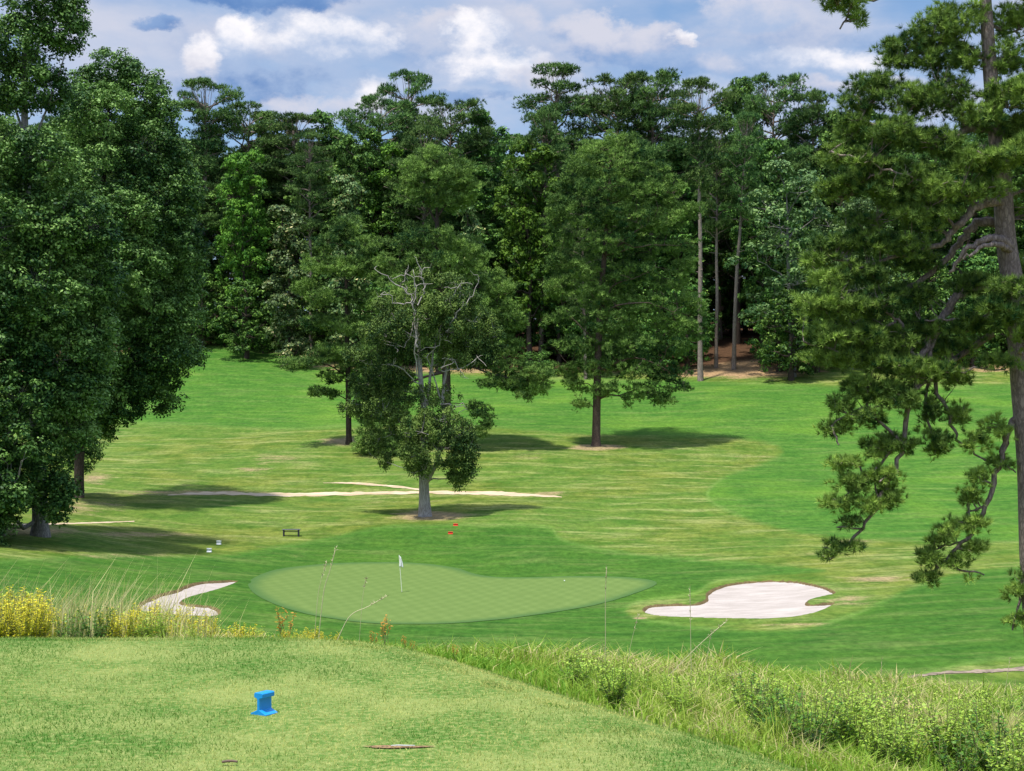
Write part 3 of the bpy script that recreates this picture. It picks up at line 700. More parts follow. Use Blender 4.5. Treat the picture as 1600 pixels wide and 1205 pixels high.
lobe_tree('cedar_tree', 'old cedar behind the flag with forked fluted pale trunk and bare silvery upper branches', 'cedar tree', 663, 113,
    [(664,810,0),(663,780,0),(662,740,0),(663,700,0),(664,650,0),(658,600,0),(654,540,0),(650,480,0),(647,430,0)], [.50,.36,.31,.29,.22,.17,.14,.09,.04],
    [(690,650,38,16,-1),(660,670,36,18,-2),(710,680,36,24,-1),(690,710,40,24,-1.5),(720,725,24,28,-1),(650,710,24,16,-2),(640,680,24,20,0),(735,700,14,26,-1),(715,750,14,14,-1),(620,660,24,20,0),(645,735,14,8,-1),
     (640,552,24,14,0),(700,548,24,12,0),(620,540,36,22,0),(600,580,34,30,0),(570,600,26,20,0),(625,592,22,20,0),(585,640,30,28,0),(715,560,34,20,0),(740,540,30,22,0),(700,520,36,20,-1),(660,500,44,20,-1),(620,500,34,16,0),(740,500,36,20,0),
     (690,480,40,18,-1),(640,465,36,12,0),(725,465,30,14,0),(700,440,28,10,0),(660,430,16,10,0),(600,478,20,8,0),(770,525,24,12,0),(550,640,20,10,0),(585,690,18,18,0),(600,720,10,14,0),(770,545,20,8,0),(560,560,22,14,-1),(760,560,20,16,0),(600,520,40,20,-1),(660,620,60,16,1),(735,735,12,16,-1),(640,700,16,14,-1),(668,735,12,12,-2)],
    CEDAR, BARK_CEDAR, 'leaf', 1750, 31, limbs=[([(663,760,0),(676,738,-.3),(686,712,-.3),(694,670,0),(692,620,0),(700,560,0),(712,500,0),(722,440,0)], .20, .05), ([(664,650,0),(672,600,0),(676,560,0),(690,500,0)], .15, .05), ([(692,640,0),(682,600,-.4),(668,560,-.4)], .08, .03)],
    dead=[([(655,545,-2),(650,490,-1.5),(640,460,-1.5),(615,440,-1.5),(590,425,-1.5)], .07), ([(648,470,-1.8),(630,480,-1.5),(605,462,-1.5),(592,468,-1.5)], .05), ([(652,530,-2),(630,515,-1.5),(610,505,-1.5)], .05),
          ([(655,480,-1.8),(665,455,-1.5),(660,430,-1.5),(672,415,-1.5)], .05), ([(700,520,-2),(715,490,-1.8),(735,470,-1.5),(748,440,-1.5)], .06), ([(712,500,-1),(705,470,-1.5),(720,445,-1.5)], .05),
          ([(690,580,-1),(725,575,-1.3),(750,560,-1.3)], .05), ([(686,632,-.5),(715,634,-1),(732,637,-1)], .06), ([(655,600,-.5),(630,575,-1),(600,570,-1)], .05), ([(690,575,-.8),(700,560,-1.3),(712,570,-1.4),(725,590,-1.4)], .06),
          ([(650,500,-1),(640,530,-1.5),(622,545,-1.5)], .04), ([(654,590,-1.5),(652,540,-2.3),(649,490,-1.5),(652,450,-1.5),(648,425,-1.5)], .045), ([(640,460,-1.4),(632,440,-1.5),(640,420,-1.5)], .035), ([(668,560,-1),(680,540,-1.4),(700,530,-1.5)], .04)],
    cr=(.36, .36, .5), dscale=1.01, npc=64, size=.15, depth=0.8, shell=.2, sides=20, wob=.16, droop=.8, twr=.2)

# ---- the near pine at the right
YN = 38.0
lobe_tree('pine_tree', 'near pine at the right edge with reddish leaning trunk and drooping lower branches', 'pine tree', 1630, YN,
    [(1640,1180,0),(1618,900,0),(1610,730,0),(1598,600,0),(1588,480,0),(1572,380,0),(1566,290,0),(1556,200,0),(1547,110,0),(1541,20,0),(1535,-80,0),(1530,-200,0)], [.44,.37,.33,.30,.28,.25,.23,.21,.18,.15,.11,.04],
    [(1320,8,36,14,0),(1335,30,18,8,0),(1300,-5,28,8,0),(1410,75,32,16,0),(1400,98,26,10,0),(1460,55,40,26,0),(1450,95,34,18,0),(1500,30,40,28,0),(1590,30,30,36,.5),(1575,95,28,26,0),(1500,95,26,20,0),
     (1370,135,42,16,0),(1345,165,34,18,0),(1420,165,46,24,-.5),(1480,150,36,26,0),(1570,155,46,24,-.5),(1520,190,44,24,-.5),(1330,205,36,20,0),(1390,215,44,24,-.8),(1450,230,46,22,-.6),(1590,215,36,28,0),(1310,245,28,16,0),(1360,260,44,18,-.6),
     (1500,262,46,22,-1),(1560,262,40,20,-1),(1420,285,46,20,-.7),(1330,290,36,16,-.3),(1300,300,24,14,0),(1380,310,40,18,-.5),(1470,310,46,20,-1),(1530,300,30,16,-1),(1590,320,18,26,1.2),(1350,345,34,16,0),(1440,345,50,20,-.6),(1300,385,32,14,0),(1340,380,34,18,0),
     (1400,390,50,20,-.3),(1280,410,26,14,0),(1290,440,34,18,-.3),(1350,430,40,18,0),(1440,405,34,18,.4),(1265,480,24,20,-.4),(1310,480,40,24,-.6),(1370,480,44,22,-.2),(1430,460,40,22,.5),(1530,445,36,18,.5),(1535,480,32,18,-1),(1280,530,28,20,-.5),(1340,530,40,22,-.4),
     (1400,535,40,20,0),(1450,520,36,22,.4),(1500,545,36,18,.6),(1520,510,34,18,0),(1275,560,20,14,-.4),(1325,565,28,14,-.3),(1385,575,40,20,-.3),(1440,580,40,22,-.3),(1490,590,22,16,-.2),(1350,610,36,20,-.3),(1400,620,40,22,-.5),(1310,635,26,14,-.3),(1300,670,22,12,-.3),(1345,655,32,16,-.4),
     (1455,640,16,26,0),(1500,650,16,20,0),(1460,690,22,28,0),(1400,690,24,26,-.3),(1365,700,24,20,-.3),(1310,725,28,9,-.4),(1375,745,34,18,-.4),(1330,755,32,16,-.4),(1300,785,20,14,-.4),(1350,790,36,16,-.4),(1385,775,18,20,-.3),(1320,815,18,9,-.4),(1300,850,14,9,-.4),(1288,868,14,7,-.4),(1325,850,12,9,-.4),
     (1520,690,24,18,-.2),(1555,670,24,16,-.2),(1530,745,16,16,0),(1560,720,10,14,0),(1520,780,12,12,0),(1510,820,26,18,0),(1470,840,22,18,0),(1520,855,14,20,0),(1455,870,20,18,0),(1490,880,24,12,0),(1450,905,14,10,0),(1515,900,10,10,0),(1595,925,12,20,0),(1590,970,10,16,0),(1600,900,20,20,0),
     (1575,245,30,16,-1.2),(1590,170,26,20,-1.2),(1560,500,30,16,-1.2),(1580,530,24,14,-1.2),(1550,460,26,14,-1.2),(1545,570,26,10,-.8),(1640,150,50,60,0),(1650,300,50,60,0),(1640,430,50,40,.5),(1650,560,40,60,.5),(1660,0,60,60,0),(1560,-50,60,40,0)],
    PINE_NEAR, BARK_NEAR, 'pine', 2750, 41,
    limbs=[([(1547,95,0),(1520,80,0),(1490,65,0),(1450,80,0),(1400,90,0)], .10, .03), ([(1538,-40,0),(1450,-20,0),(1380,-5,0),(1310,10,0)], .09, .02), ([(1556,200,0),(1510,205,-.3),(1460,225,-.6),(1400,215,-.6),(1340,190,-.3)], .13, .03),
      ([(1566,290,0),(1530,255,-.6),(1480,240,-.8)], .10, .03), ([(1572,322,0),(1540,318,-.3),(1505,335,-.6),(1478,365,-.6),(1460,385,-.5),(1400,400,-.3),(1330,420,0)], .15, .03),
      ([(1575,345,.2),(1540,345,.3),(1515,365,.4),(1495,395,.5),(1440,440,.5),(1380,470,.2),(1300,480,-.2)], .14, .03), ([(1582,390,0),(1550,378,-.6),(1520,382,-1),(1490,400,-1),(1470,430,-.8)], .14, .04), ([(1584,396,0),(1550,388,-.7),(1515,395,-1.1),(1485,412,-1.1)], .10, .03),
      ([(1588,460,0),(1530,445,.3),(1490,480,.5),(1465,520,.3),(1440,560,0),(1420,620,-.3),(1405,690,-.3),(1380,760,-.4),(1340,825,-.4),(1290,872,-.4)], .13, .03),
      ([(1440,560,0),(1415,540,0),(1405,500,0),(1370,520,-.3),(1300,560,-.4)], .06, .02), ([(1588,480,0),(1535,497,.0),(1480,499,0),(1440,502,0)], .05, .02), ([(1465,520,.3),(1455,570,.2),(1480,640,0),(1500,690,0),(1540,720,0)], .07, .02),
      ([(1608,640,0),(1585,655,0),(1572,690,0),(1558,730,0),(1540,790,0),(1515,835,0),(1480,870,0),(1448,908,0)], .11, .03), ([(1455,570,.2),(1450,640,.1),(1462,700,0)], .05, .02), ([(1615,840,0),(1602,890,0),(1592,940,0),(1582,985,0)], .06, .02),
      ([(1400,690,-.3),(1350,745,-.4),(1305,780,-.4)], .04, .015), ([(1405,690,-.3),(1340,640,-.4),(1295,665,-.4)], .05, .015), ([(1560,520,.4),(1500,560,.4),(1440,600,-.2),(1380,620,-.4)], .10, .02)],
    depth=0.85, cr=(.30, .30, .16), tb=.10, npc=8, nneed=30, L=.16, W=.0155, twig_r=.014, twr=.8, sides=16, lsag=.03)

# ------------------------------------------------------------------ far wood: kinds built once, then copied
def gen_pine(seed, H=30, clear=.5, wide=3.5, flat=False, mat=None, bark=None, lean=0.0, n_l=38):
    r = np.random.default_rng(seed)
    wb = Buf(); t = np.linspace(0, 1, 12)
    tk = np.stack([lean * H * t ** 1.5 + np.cumsum(r.normal(0, .07, 12)), np.cumsum(r.normal(0, .07, 12)), H * t * .93], -1)
    rad = np.interp(t, [0, .1, .6, 1], [.42, .34, .24, .06]); rad[0] *= 1.15
    tk[0, 2] = -1.0
    wb.add(*tube(tk, rad, 9, .05, seed))
    cs = []; rs = []
    for i in range(n_l):
        f = clear + (.97 - clear) * (i + r.uniform()) / n_l
        g = (f - clear) / (1 - clear)
        prof = math.sqrt(max(0, 1 - ((g - .45) / .60) ** 2)) if not flat else (.30 + .2 * r.uniform() if g < .6 else .95)
        ln = wide * max(.3, prof) * r.uniform(.6, 1.15)
        az = i * 2.4 + r.uniform(-.4, .4)
        p0 = np.array([np.interp(f, t, tk[:, k]) for k in range(3)])
        p1 = p0 + np.array([math.cos(az) * ln, math.sin(az) * ln, ln * r.uniform(.1, .5)])
        p1[2] = min(p1[2], H)
        q = limb_path(p0, p1, .05, 5, .04, r)
        wb.add(*tube(q, np.linspace(.10, .03, 5), 5))
        for j in range(int(2 + ln * .9)):
            s = r.uniform(.45, 1.02); c = p0 + (p1 - p0) * s + r.normal(0, .35, 3) * np.array([1, 1, .4]) + np.array([0, 0, .2])
            cs.append(c); rs.append(np.array([1.2, 1.2, .5]) * r.uniform(.65, 1.25))
    for j in range(16):
        a = r.uniform(0, 6.28); d = wide * .55 * math.sqrt(r.uniform())
        cs.append(np.array([tk[-1, 0] + d * math.cos(a), tk[-1, 1] + d * math.sin(a), H - .25 - .28 * d])); rs.append(np.array([.95, .95, .42]) * r.uniform(.7, 1.1))
        wb.add(*tube(limb_path(tk[-2], cs[-1], .03, 4, .04, r), np.linspace(.05, .02, 4), 4))
    for j in range(5):
        f = r.uniform(clear * .5, clear); az = r.uniform(0, 6.28); p0 = np.array([np.interp(f, t, tk[:, k]) for k in range(3)])
        wb.add(*tube(limb_path(p0, p0 + np.array([math.cos(az), math.sin(az), .1]) * r.uniform(.6, 1.6), 0, 4, .05, r), np.linspace(.05, .015, 4), 4))
    cs = np.array(cs); rs = np.array(rs)
    V, Fc, T, _ = tuft_cloud(cs, rs, 30, 7, .36, .085, seed + 1)
    return wb, (V, Fc, T), mat or PINE_FAR, bark or BARK_FAR

def gen_broad(seed, H=24, low=.2, wide=5.5, mat=None, bark=None, ncl=420, size=.38, npc=36, column=False):
    r = np.random.default_rng(seed); wb = Buf()
    t = np.linspace(0, 1, 9)
    tk = np.stack([np.cumsum(r.normal(0, .12, 9)), np.cumsum(r.normal(0, .12, 9)), H * .85 * t], -1); tk[0, 2] = -1.0
    wb.add(*tube(tk, np.interp(t, [0, .15, 1], [.42, .3, .07]), 8, .05, seed))
    nl = 16; cs = []; rs = []
    lob = []
    for i in range(nl):
        f = low + (0.97 - low) * (i + .5) / nl; g = (f - low) / (1 - low)
        pr = math.sqrt(max(0.05, 1 - (2 * g - 0.85) ** 2 / 1.35)) if not column else 0.8 * (1 - g * .5)
        az = i * 2.4 + r.uniform(-.3, .3); dist = wide * pr * r.uniform(.35, .7)
        c = np.array([math.cos(az) * dist, math.sin(az) * dist, H * f]); s = wide * pr * r.uniform(.42, .62)
        lob.append((c, s))
        k = np.argmin(np.abs(tk[:, 2] - (c[2] - dist * .5)))
        wb.add(*tube(limb_path(tk[k], c, .04, 5, .05, r), np.linspace(.13, .03, 5), 5))
    for i in range(ncl):
        c, s = lob[r.integers(nl)]
        d = unit(r.normal(size=3)); d[2] = abs(d[2]) if r.uniform() < .65 else d[2]
        p = c + d * s * np.array([1, 1, .75]) * r.uniform(.65, 1.08)
        cs.append(p); rs.append(np.array([.78, .78, .48]) * r.uniform(.5, 1.3))
        if r.uniform() < .25: wb.add(*tube(limb_path(c, p, 0, 4, .06, r), np.linspace(.04, .015, 4), 4))
    V, Fc, T = leaf_cloud(np.array(cs), np.array(rs), npc, size, seed + 1, shell=.3)
    return wb, (V, Fc, T), mat or BROAD, bark or BARK_DARK

KINDS_ = {
 'tall_pine': lambda: gen_pine(101, 30, .55, 4.2),
 'flat_pine': lambda: gen_pine(102, 30, .66, 4.4, flat=True, n_l=30),
 'wide_pine': lambda: gen_pine(103, 28, .48, 6.2, n_l=52),
 'lean_pine': lambda: gen_pine(104, 30, .60, 3.8, lean=.07, n_l=28),
 'full_pine': lambda: gen_pine(105, 26, .28, 5.2, n_l=64),
 'broad': lambda: gen_broad(111, 24, .25, 5.5),
 'broad2': lambda: gen_broad(112, 26, .35, 4.8),
 'bright': lambda: gen_broad(113, 22, .2, 4.6, mat=BROAD_LIT),
 'magnolia': lambda: gen_broad(114, 18, .04, 4.4, mat=MAGN, column=True, ncl=440),
 'pale': lambda: gen_broad(115, 22, .12, 5.6, mat=PALE, bark=BARK_GREY, ncl=400),
 'under': lambda: gen_broad(116, 9, .06, 3.6, ncl=130, size=.36, mat=BROAD),
 'shrub': lambda: gen_broad(117, 2.6, .05, 1.5, ncl=40, size=.22, npc=45, mat=BROAD),
}
HT = {'tall_pine':30,'flat_pine':30,'wide_pine':28,'lean_pine':30,'full_pine':26,'broad':24,'broad2':26,'bright':22,'magnolia':18,'pale':22,'under':9,'shrub':2.6}
NM = {'tall_pine':('pine_tree','pine tree'),'flat_pine':('pine_tree','pine tree'),'wide_pine':('pine_tree','pine tree'),'lean_pine':('pine_tree','pine tree'),'full_pine':('pine_tree','pine tree'),
      'broad':('broadleaf_tree','tree'),'broad2':('broadleaf_tree','tree'),'bright':('broadleaf_tree','tree'),'magnolia':('magnolia_tree','magnolia'),'pale':('broadleaf_tree','tree'),'under':('understory_tree','tree'),'shrub':('shrub','shrub')}
PROTO = {}
def put_tree(kind, col, y, top, label, group='trees of the far wood', rz=None, wid=1.0):
    """top: picture row its top reaches -> height"""
    x, yy_, z = G(col, y)
    ztop = (HOR - top) * y / F
    s = (ztop - z) / HT[kind]
    rz = rng.uniform(0, 6.28) if rz is None else rz
    sw = s ** 0.6 * wid
    if kind not in PROTO:
        wb, (V, Fc, T), mat, bark = KINDS_[kind]()
        root = thing(NM[kind][0], (x, y, z), label, NM[kind][1], group, rz)
        a = wb.build('trunk', bark, root, smooth=True)
        b = make_mesh('crown', V, Fc, mat, root, tint=T)
        KIDS[root.name] = [a, b]; PROTO[kind] = root
        root.scale = (sw, sw, s)
        return root
    return dup(PROTO[kind], (x, y, z), rz, (sw, sw, s), label, group)

W_ = [
 # skyline
 ('flat_pine', 322, 222, 122, 'dark open pine with a domed top beside the big oaks, against the clouds', 1.0),
 ('wide_pine', 385, 228, 158, 'low flat pine top on the skyline right of the open pine by the oaks', 1.1),
 ('broad2', 425, 232, 172, 'rounded broadleaf top at skyline left of the notch in the wood', 1.0),
 ('tall_pine', 462, 226, 176, 'thin pine with pale trunk showing in its open crown, left of the skyline notch', 1.2),
 ('broad', 512, 230, 176, 'round leafy top just left of the lowest notch in the skyline', .9),
 ('wide_pine', 590, 226, 146, 'layered pine on the skyline just left of the flat topped pine', .9),
 ('flat_pine', 637, 232, 110, 'flat topped pine standing alone above the wood, left of centre', .85),
 ('wide_pine', 700, 226, 150, 'dark shaggy pine on the skyline right of the flat topped pine', 1.0),
 ('broad2', 752, 228, 172, 'small broadleaf top on the skyline above the middle of the wood', .9),
 ('tall_pine', 868, 222, 98, 'tall narrow topped pine on the skyline at centre right, clear of its neighbours', 1.2),
 ('full_pine', 845, 214, 170, 'open pine low on the left flank of the tall narrow topped pine', .8),
 ('wide_pine', 962, 224, 112, 'broad rounded pine top on the skyline above the full fairway pine, left half', 1.0),
 ('wide_pine', 1018, 222, 108, 'broad rounded pine top on the skyline above the full fairway pine, right half', .95),
 ('broad', 1152, 224, 116, 'bright leafy top on the skyline above the bare trunks', .8),
 ('wide_pine', 1205, 222, 112, 'dense pine top on the skyline right of the bright leafy top', .9),
 ('full_pine', 1262, 220, 142, 'dark pine on the skyline shoulder sloping down to the near pine', .9),
 ('broad2', 1300, 218, 176, 'last broadleaf top of the wood before the near pine', .8),
 ('flat_pine', 1095, 196, 120, 'pine with a long straight pale trunk, leftmost of the bare trunks', .8),
 # bare trunks
 ('tall_pine', 1118, 205, 190, 'straight pale bare trunk pine, middle one of the bare trunks', .65),
 ('lean_pine', 1146, 203, 175, 'pine with a bare trunk leaning right as it rises, rightmost of the bare trunks', .75),
 # lit mid trees
 ('bright', 380, 212, 232, 'bright yellow green tree in the wood right of the big oaks', .8),
 ('tall_pine', 484, 212, 205, 'pine with grey trunk visible high above the magnolia', .8),
 ('magnolia', 452, 203, 318, 'magnolia with yellowish tips at the edge of the wood, left of the slender pine', 1.0),
 ('magnolia', 545, 208, 268, 'taller magnolia behind the slender pine', .9),
 ('magnolia', 735, 210, 318, 'magnolia with tan tips between the two middle pines', .8),
 ('bright', 830, 212, 215, 'bright green tree in the wood left of the full fairway pine', .9),
 ('bright', 610, 220, 225, 'green leafy tree below the flat topped pine', .9),
 ('full_pine', 660, 216, 195, 'dark pine directly behind the light green pine top', .9),
 ('broad', 560, 220, 200, 'dark leafy tree below the skyline notch', .9),
 ('pale', 1240, 196, 252, 'pale green tree with pale limbs at the wood edge, right of the bare trunks', 1.1),
 ('broad', 1190, 212, 215, 'dark tree behind the pale green tree', .8),
 ('full_pine', 915, 199, 300, 'pine with pale grey trunk foot seen just left of the fairway pine trunk', .6),
 ('pale', 1330, 200, 290, 'pale leafy tree half hidden by the near pine', 1.0),
]
W_ += [('under', 1238, 193, 455, 'low leafy tree right of the bare trunks, in front of the pale green tree', 1.0), ('under', 384, 207, 440, 'low leafy tree at the edge of the wood right of the big oaks', 1.0),
       ('under', 600, 205, 440, 'low leafy tree behind the cedar at the edge of the wood', 1.0), ('under', 1275, 198, 480, 'low leafy tree at the edge of the wood left of the near pine', 1.0)]
for kd, c_, y_, tp, lb, wd in W_:
    put_tree(kd, c_, y_, tp, lb, wid=wd, rz=0.0 if kd == 'lean_pine' else None)
r_ = np.random.default_rng(99)
# front of the left wood, partly behind the oaks, and right beyond the near pine
fill_lab = {'pine': 'tall dark pine in the back rows of the far wood', 'broad': 'dark broadleaf tree in the back rows of the far wood', 'under': 'low shaded tree under the canopy at the edge of the far wood', 'shrub': 'small green shrub at the foot of the far wood'}
for c_ in range(-120, 1800, 62):
    for rowi, (yb, lo, hi) in enumerate([(222, 215, 285), (238, 200, 255), (256, 205, 245), (280, 205, 240)]):
        c2 = c_ + r_.uniform(-28, 28) + rowi * 17
        if rowi == 0 and (1090 < c2 < 1190 or 780 < c2 < 850): continue
        y_ = yb + r_.uniform(-5, 5)
        kd = r_.choice(['broad', 'broad2', 'wide_pine', 'tall_pine', 'full_pine']) if rowi else r_.choice(['broad', 'broad2', 'full_pine', 'broad'])
        tp = r_.uniform(lo, hi)
        if c2 < 300: tp = r_.uniform(150, 260)
        if c2 > 1330: tp = r_.uniform(170, 240)
        if 520 < c2 < 560: tp = max(tp, 225)
        put_tree(kd, c2, y_, tp, fill_lab['broad'] if 'broad' in kd else fill_lab['pine'], 'back rows of the far wood', wid=1.15)
for c_ in range(-60, 1720, 40):
    for yb, lo, hi in ((212, 400, 470), (222, 360, 450), (236, 360, 430)):
        c2 = c_ + r_.uniform(-18, 18)
        if yb < 230 and (1085 < c2 < 1215 or 785 < c2 < 850): continue
        put_tree('under', c2, yb + r_.uniform(-4, 4) + (-8 if c2 > 1000 else 0) + (10 if 1085 < c2 < 1215 else 0), r_.uniform(lo, hi), fill_lab['under'], 'shaded trees under the canopy', wid=1.0)
for c_ in range(700, 1320, 34):
    put_tree('under', c_ + r_.uniform(-8, 8), 262 + r_.uniform(-5, 5), r_.uniform(330, 380), fill_lab['under'], 'shaded trees under the canopy', wid=1.3)
for c_ in list(range(322, 530, 15)) + list(range(560, 1050, 26)) + list(range(1200, 1600, 32)):
    c2 = c_ + r_.uniform(-8, 8)
    yb = 212 if c2 < 600 else (205 if c2 < 1050 else 203)
    x, y_, z = G(c2, yb + r_.uniform(-2, 4)); row0 = HOR - F * z / y_
    put_tree('shrub', c2, y_, row0 - r_.uniform(12, 34), fill_lab['shrub'], 'shrubs at the foot of the far wood')

# ------------------------------------------------------------------ slope vegetation
M_MEADOW = foliage_mat('meadow_grass', (0.12, 0.28, 0.016), (0.36, 0.46, 0.06), (0.66, 0.56, 0.26), 0.6, 0.35, 0.2)
k = 190000
y = 7 + 30 * rng.uniform(0, 1, k) ** 1.3; x = rng.uniform(-1, 1, k) * (0.38 * y + 0.6)
e = sd_poly(EDGE, x, y); kp = (e > 0.22); x, y, e = x[kp], y[kp], e[kp]
pt = fbm(x / 1.3, y / 1.3, 41, 4); pt2 = fbm(x / 3.5, y / 3.5, 43, 3)
hb = np.interp(e, [0.2, .8, 2, 6, 30], [.08, .18, .26, .34, .42]) * (0.35 + 1.5 * np.clip(pt - .2, 0, 1) ** 1.2)
lf = (x < -0.2 * y)   # left side: pale long grass
ln = hb * rng.uniform(.45, 1.25, len(x))
tint = np.clip((pt - .5) * 1.8 + (pt2 - .5) * 1.6 + .28 + rng.normal(0, .24, len(x)), 0, .98)
V, Fc = blades(x, y, z_base(x, y) - 0.02, ln, np.maximum(.006, .0009 * y) * rng.uniform(.7, 1.4, len(x)), 0.75, 51, seg=2)
tag(make_mesh('meadow_grass', V, Fc, M_MEADOW, tint=np.repeat(tint, 5)), 'long wild green and straw grass on the bank below the tee', 'wild grass', kind='stuff')
# pale dry grass with seed heads behind the tee on the left
M_STRAW = foliage_mat('dry_grass', (0.42, 0.42, 0.12), (0.80, 0.70, 0.36), None, 0.6, 0.35, 0.2)
k = 1500
cc = rng.uniform(-40, 330, k) + rng.normal(0, 25, k); y = rng.uniform(12.0, 15.5, k); x = (cc - CX) / F * y
z = z_base(x, y)
toprow = np.interp(cc, [-40, 120, 250, 330, 420], [925, 925, 930, 955, 972]) + rng.normal(0, 20, k) - 34 * (rng.uniform(size=k) < .10)
ln = np.clip((HOR - toprow) * y / F - z, .2, 1.25)
V, Fc = blades(x, y, z, ln, rng.uniform(.004, .008, k), .28, 61, seg=2, leanaz=rng.normal(0.1, .9, k))
tag(make_mesh('dry_grass', V, Fc, M_STRAW, tint=np.repeat(rng.uniform(0, 1, k), 5)), 'pale dry feathery grass standing behind the tee at the left', 'dry grass', kind='stuff')

LEAF_G = foliage_mat('weed_leaves', (0.11, 0.27, 0.016), (0.44, 0.58, 0.08), None, 0.45, 0.3, 0.35)
LEAF_Y = foliage_mat('yellow_weed_leaves', (0.26, 0.38, 0.012), (0.88, 0.74, 0.05), None, 0.5, 0.3, 0.3)
LEAF_O = foliage_mat('orange_shoot_leaves', (0.42, 0.36, 0.04), (0.70, 0.30, 0.05), None, 0.5, 0.3, 0.3)
LEAF_D = foliage_mat('dark_weed_leaves', (0.030, 0.11, 0.010), (0.14, 0.30, 0.025), None, 0.45, 0.25, 0.35)
STEM = plain_mat('weed_stem', (0.25, 0.26, 0.08), .7)
STALK = plain_mat('dry_stalk', (0.55, 0.50, 0.28), .7)

def gen_weed(seed, H, spread, nstem, lsize, nleaf, top_heavy=False, narrow=2.2):
    r = np.random.default_rng(seed); wb = Buf(); lb = Buf()
    for s in range(nstem):
        az = r.uniform(0, 6.28); d = spread * math.sqrt(r.uniform())
        tip = np.array([math.cos(az) * d, math.sin(az) * d, H * r.uniform(.6, 1)])
        b0 = np.array([math.cos(az) * d * .2, math.sin(az) * d * .2, -0.03])
        q = limb_path(b0, tip, 0, 6, .03, r)
        wb.add(*tube(q, np.linspace(.006, .002, 6), 4))
        t = r.uniform(.55 if top_heavy else .12, 1.0, nleaf)
        pos = np.stack([np.interp(t, np.linspace(0, 1, 6), q[:, k]) for k in range(3)], -1)
        la = r.uniform(0, 6.28, nleaf); el = r.uniform(-.1, .8, nleaf)
        dv = np.stack([np.cos(la) * np.cos(el), np.sin(la) * np.cos(el), np.sin(el)], -1)
        sz = (lsize * r.uniform(.55, 1.2, nleaf) * (1.15 - .55 * t))[:, None]
        sd = unit(np.cross(dv, np.array([0, 0, 1.]) + r.normal(0, .3, (nleaf, 3)))) * sz / narrow / 2
        dn = np.array([0, 0, -1.]) * sz * .12
        V = np.stack([pos, pos + dv * sz * .45 + sd, pos + dv * sz + dn * 1.8, pos + dv * sz * .45 - sd], 1).reshape(-1, 3)
        f = np.arange(4 * nleaf).reshape(nleaf, 4)
        lb.add(V, f, np.repeat(np.clip(t * .6 + r.normal(.15, .22, nleaf), 0, 1), 4))
    return wb, lb
WEEDS = {  # kind: (args, leaf material, name, height)
 'leafy': ((201, .62, .26, 20, .075, 34), LEAF_G, 'leafy_weed', .62),
 'dark': ((202, .55, .30, 20, .065, 34), LEAF_D, 'leafy_weed', .55),
 'yellow': ((203, .55, .28, 26, .055, 42), LEAF_Y, 'yellow_weed', .55),
 'orange': ((204, .6, .10, 6, .07, 22, True), LEAF_O, 'orange_shoot', .6),
 'fern': ((205, .6, .32, 28, .12, 24, False, 5.0), LEAF_G, 'narrow_leaf_weed', .6),
 'broadw': ((206, .5, .24, 14, .08, 20, False, 1.8), LEAF_G, 'leafy_weed', .5),
}
M_TUFT = foliage_mat('grass_tuft_blades', (0.12, 0.27, 0.015), (0.48, 0.55, 0.09), None, 0.55, 0.35, 0.2)
WEEDS['tuft'] = (None, M_TUFT, 'grass_tuft', .55); WEEDS['straw'] = (None, M_STRAW, 'grass_tuft', .6)
WP = {}
def put_weed(kd, col, y, H, label, group, w=1.0):
    loc = G(col, y); rz = rng.uniform(0, 6.28)
    args, mat, nm, h0 = WEEDS[kd]; s = H / h0
    if kd not in WP:
        root = thing(nm, loc, label, 'grass tuft' if args is None else 'weed', group, rz)
        if args is None:
            q_ = 150; rr_ = np.random.default_rng(301 if kd == 'tuft' else 302)
            a_ = rr_.uniform(0, 6.28, q_); d_ = .10 * np.sqrt(rr_.uniform(size=q_))
            V, Fc = blades(d_ * np.cos(a_), d_ * np.sin(a_), a_ * 0 - .02, h0 * rr_.uniform(.4, 1, q_), rr_.uniform(.005, .011, q_), .85 if kd == 'tuft' else .55, 303, seg=2, leanaz=a_ + rr_.normal(0, .4, q_))
            KIDS[root.name] = [make_mesh('foliage', V, Fc, mat, root, tint=np.repeat(rr_.uniform(0, 1, q_), 5))]
            WP[kd] = root; root.scale = (s * w, s * w, s); return root
        wb, lb = gen_weed(*args)
        a = wb.build('stem', STEM, root); b = lb.build('foliage', mat, root)
        KIDS[root.name] = [a, b]; WP[kd] = root; root.scale = (s * w, s * w, s); return root
    return dup(WP[kd], loc, rz, (s * w, s * w, s), label, group)
LB = {'leafy': 'light green leafy weed on the bank below the tee', 'dark': 'dark green bushy weed on the bank below the tee', 'yellow': 'bushy yellow weed behind the tee at the left',
      'fern': 'green weed with narrow arching leaves on the bank', 'broadw': 'low weed with broad light leaves on the bank', 'orange': 'orange tipped shoot among the weeds on the bank'}
LB['tuft'] = 'green tuft of arching grass on the bank below the tee'; LB['straw'] = 'pale straw coloured grass tuft on the bank below the tee'
GR = {'tuft': 'green grass tufts', 'straw': 'straw coloured grass tufts', 'leafy': 'light leafy weeds', 'dark': 'dark bushy weeds', 'yellow': 'yellow weeds behind the tee', 'fern': 'narrow leaved weeds', 'broadw': 'broad leaved low weeds', 'orange': 'orange tipped shoots'}
r_ = np.random.default_rng(5)
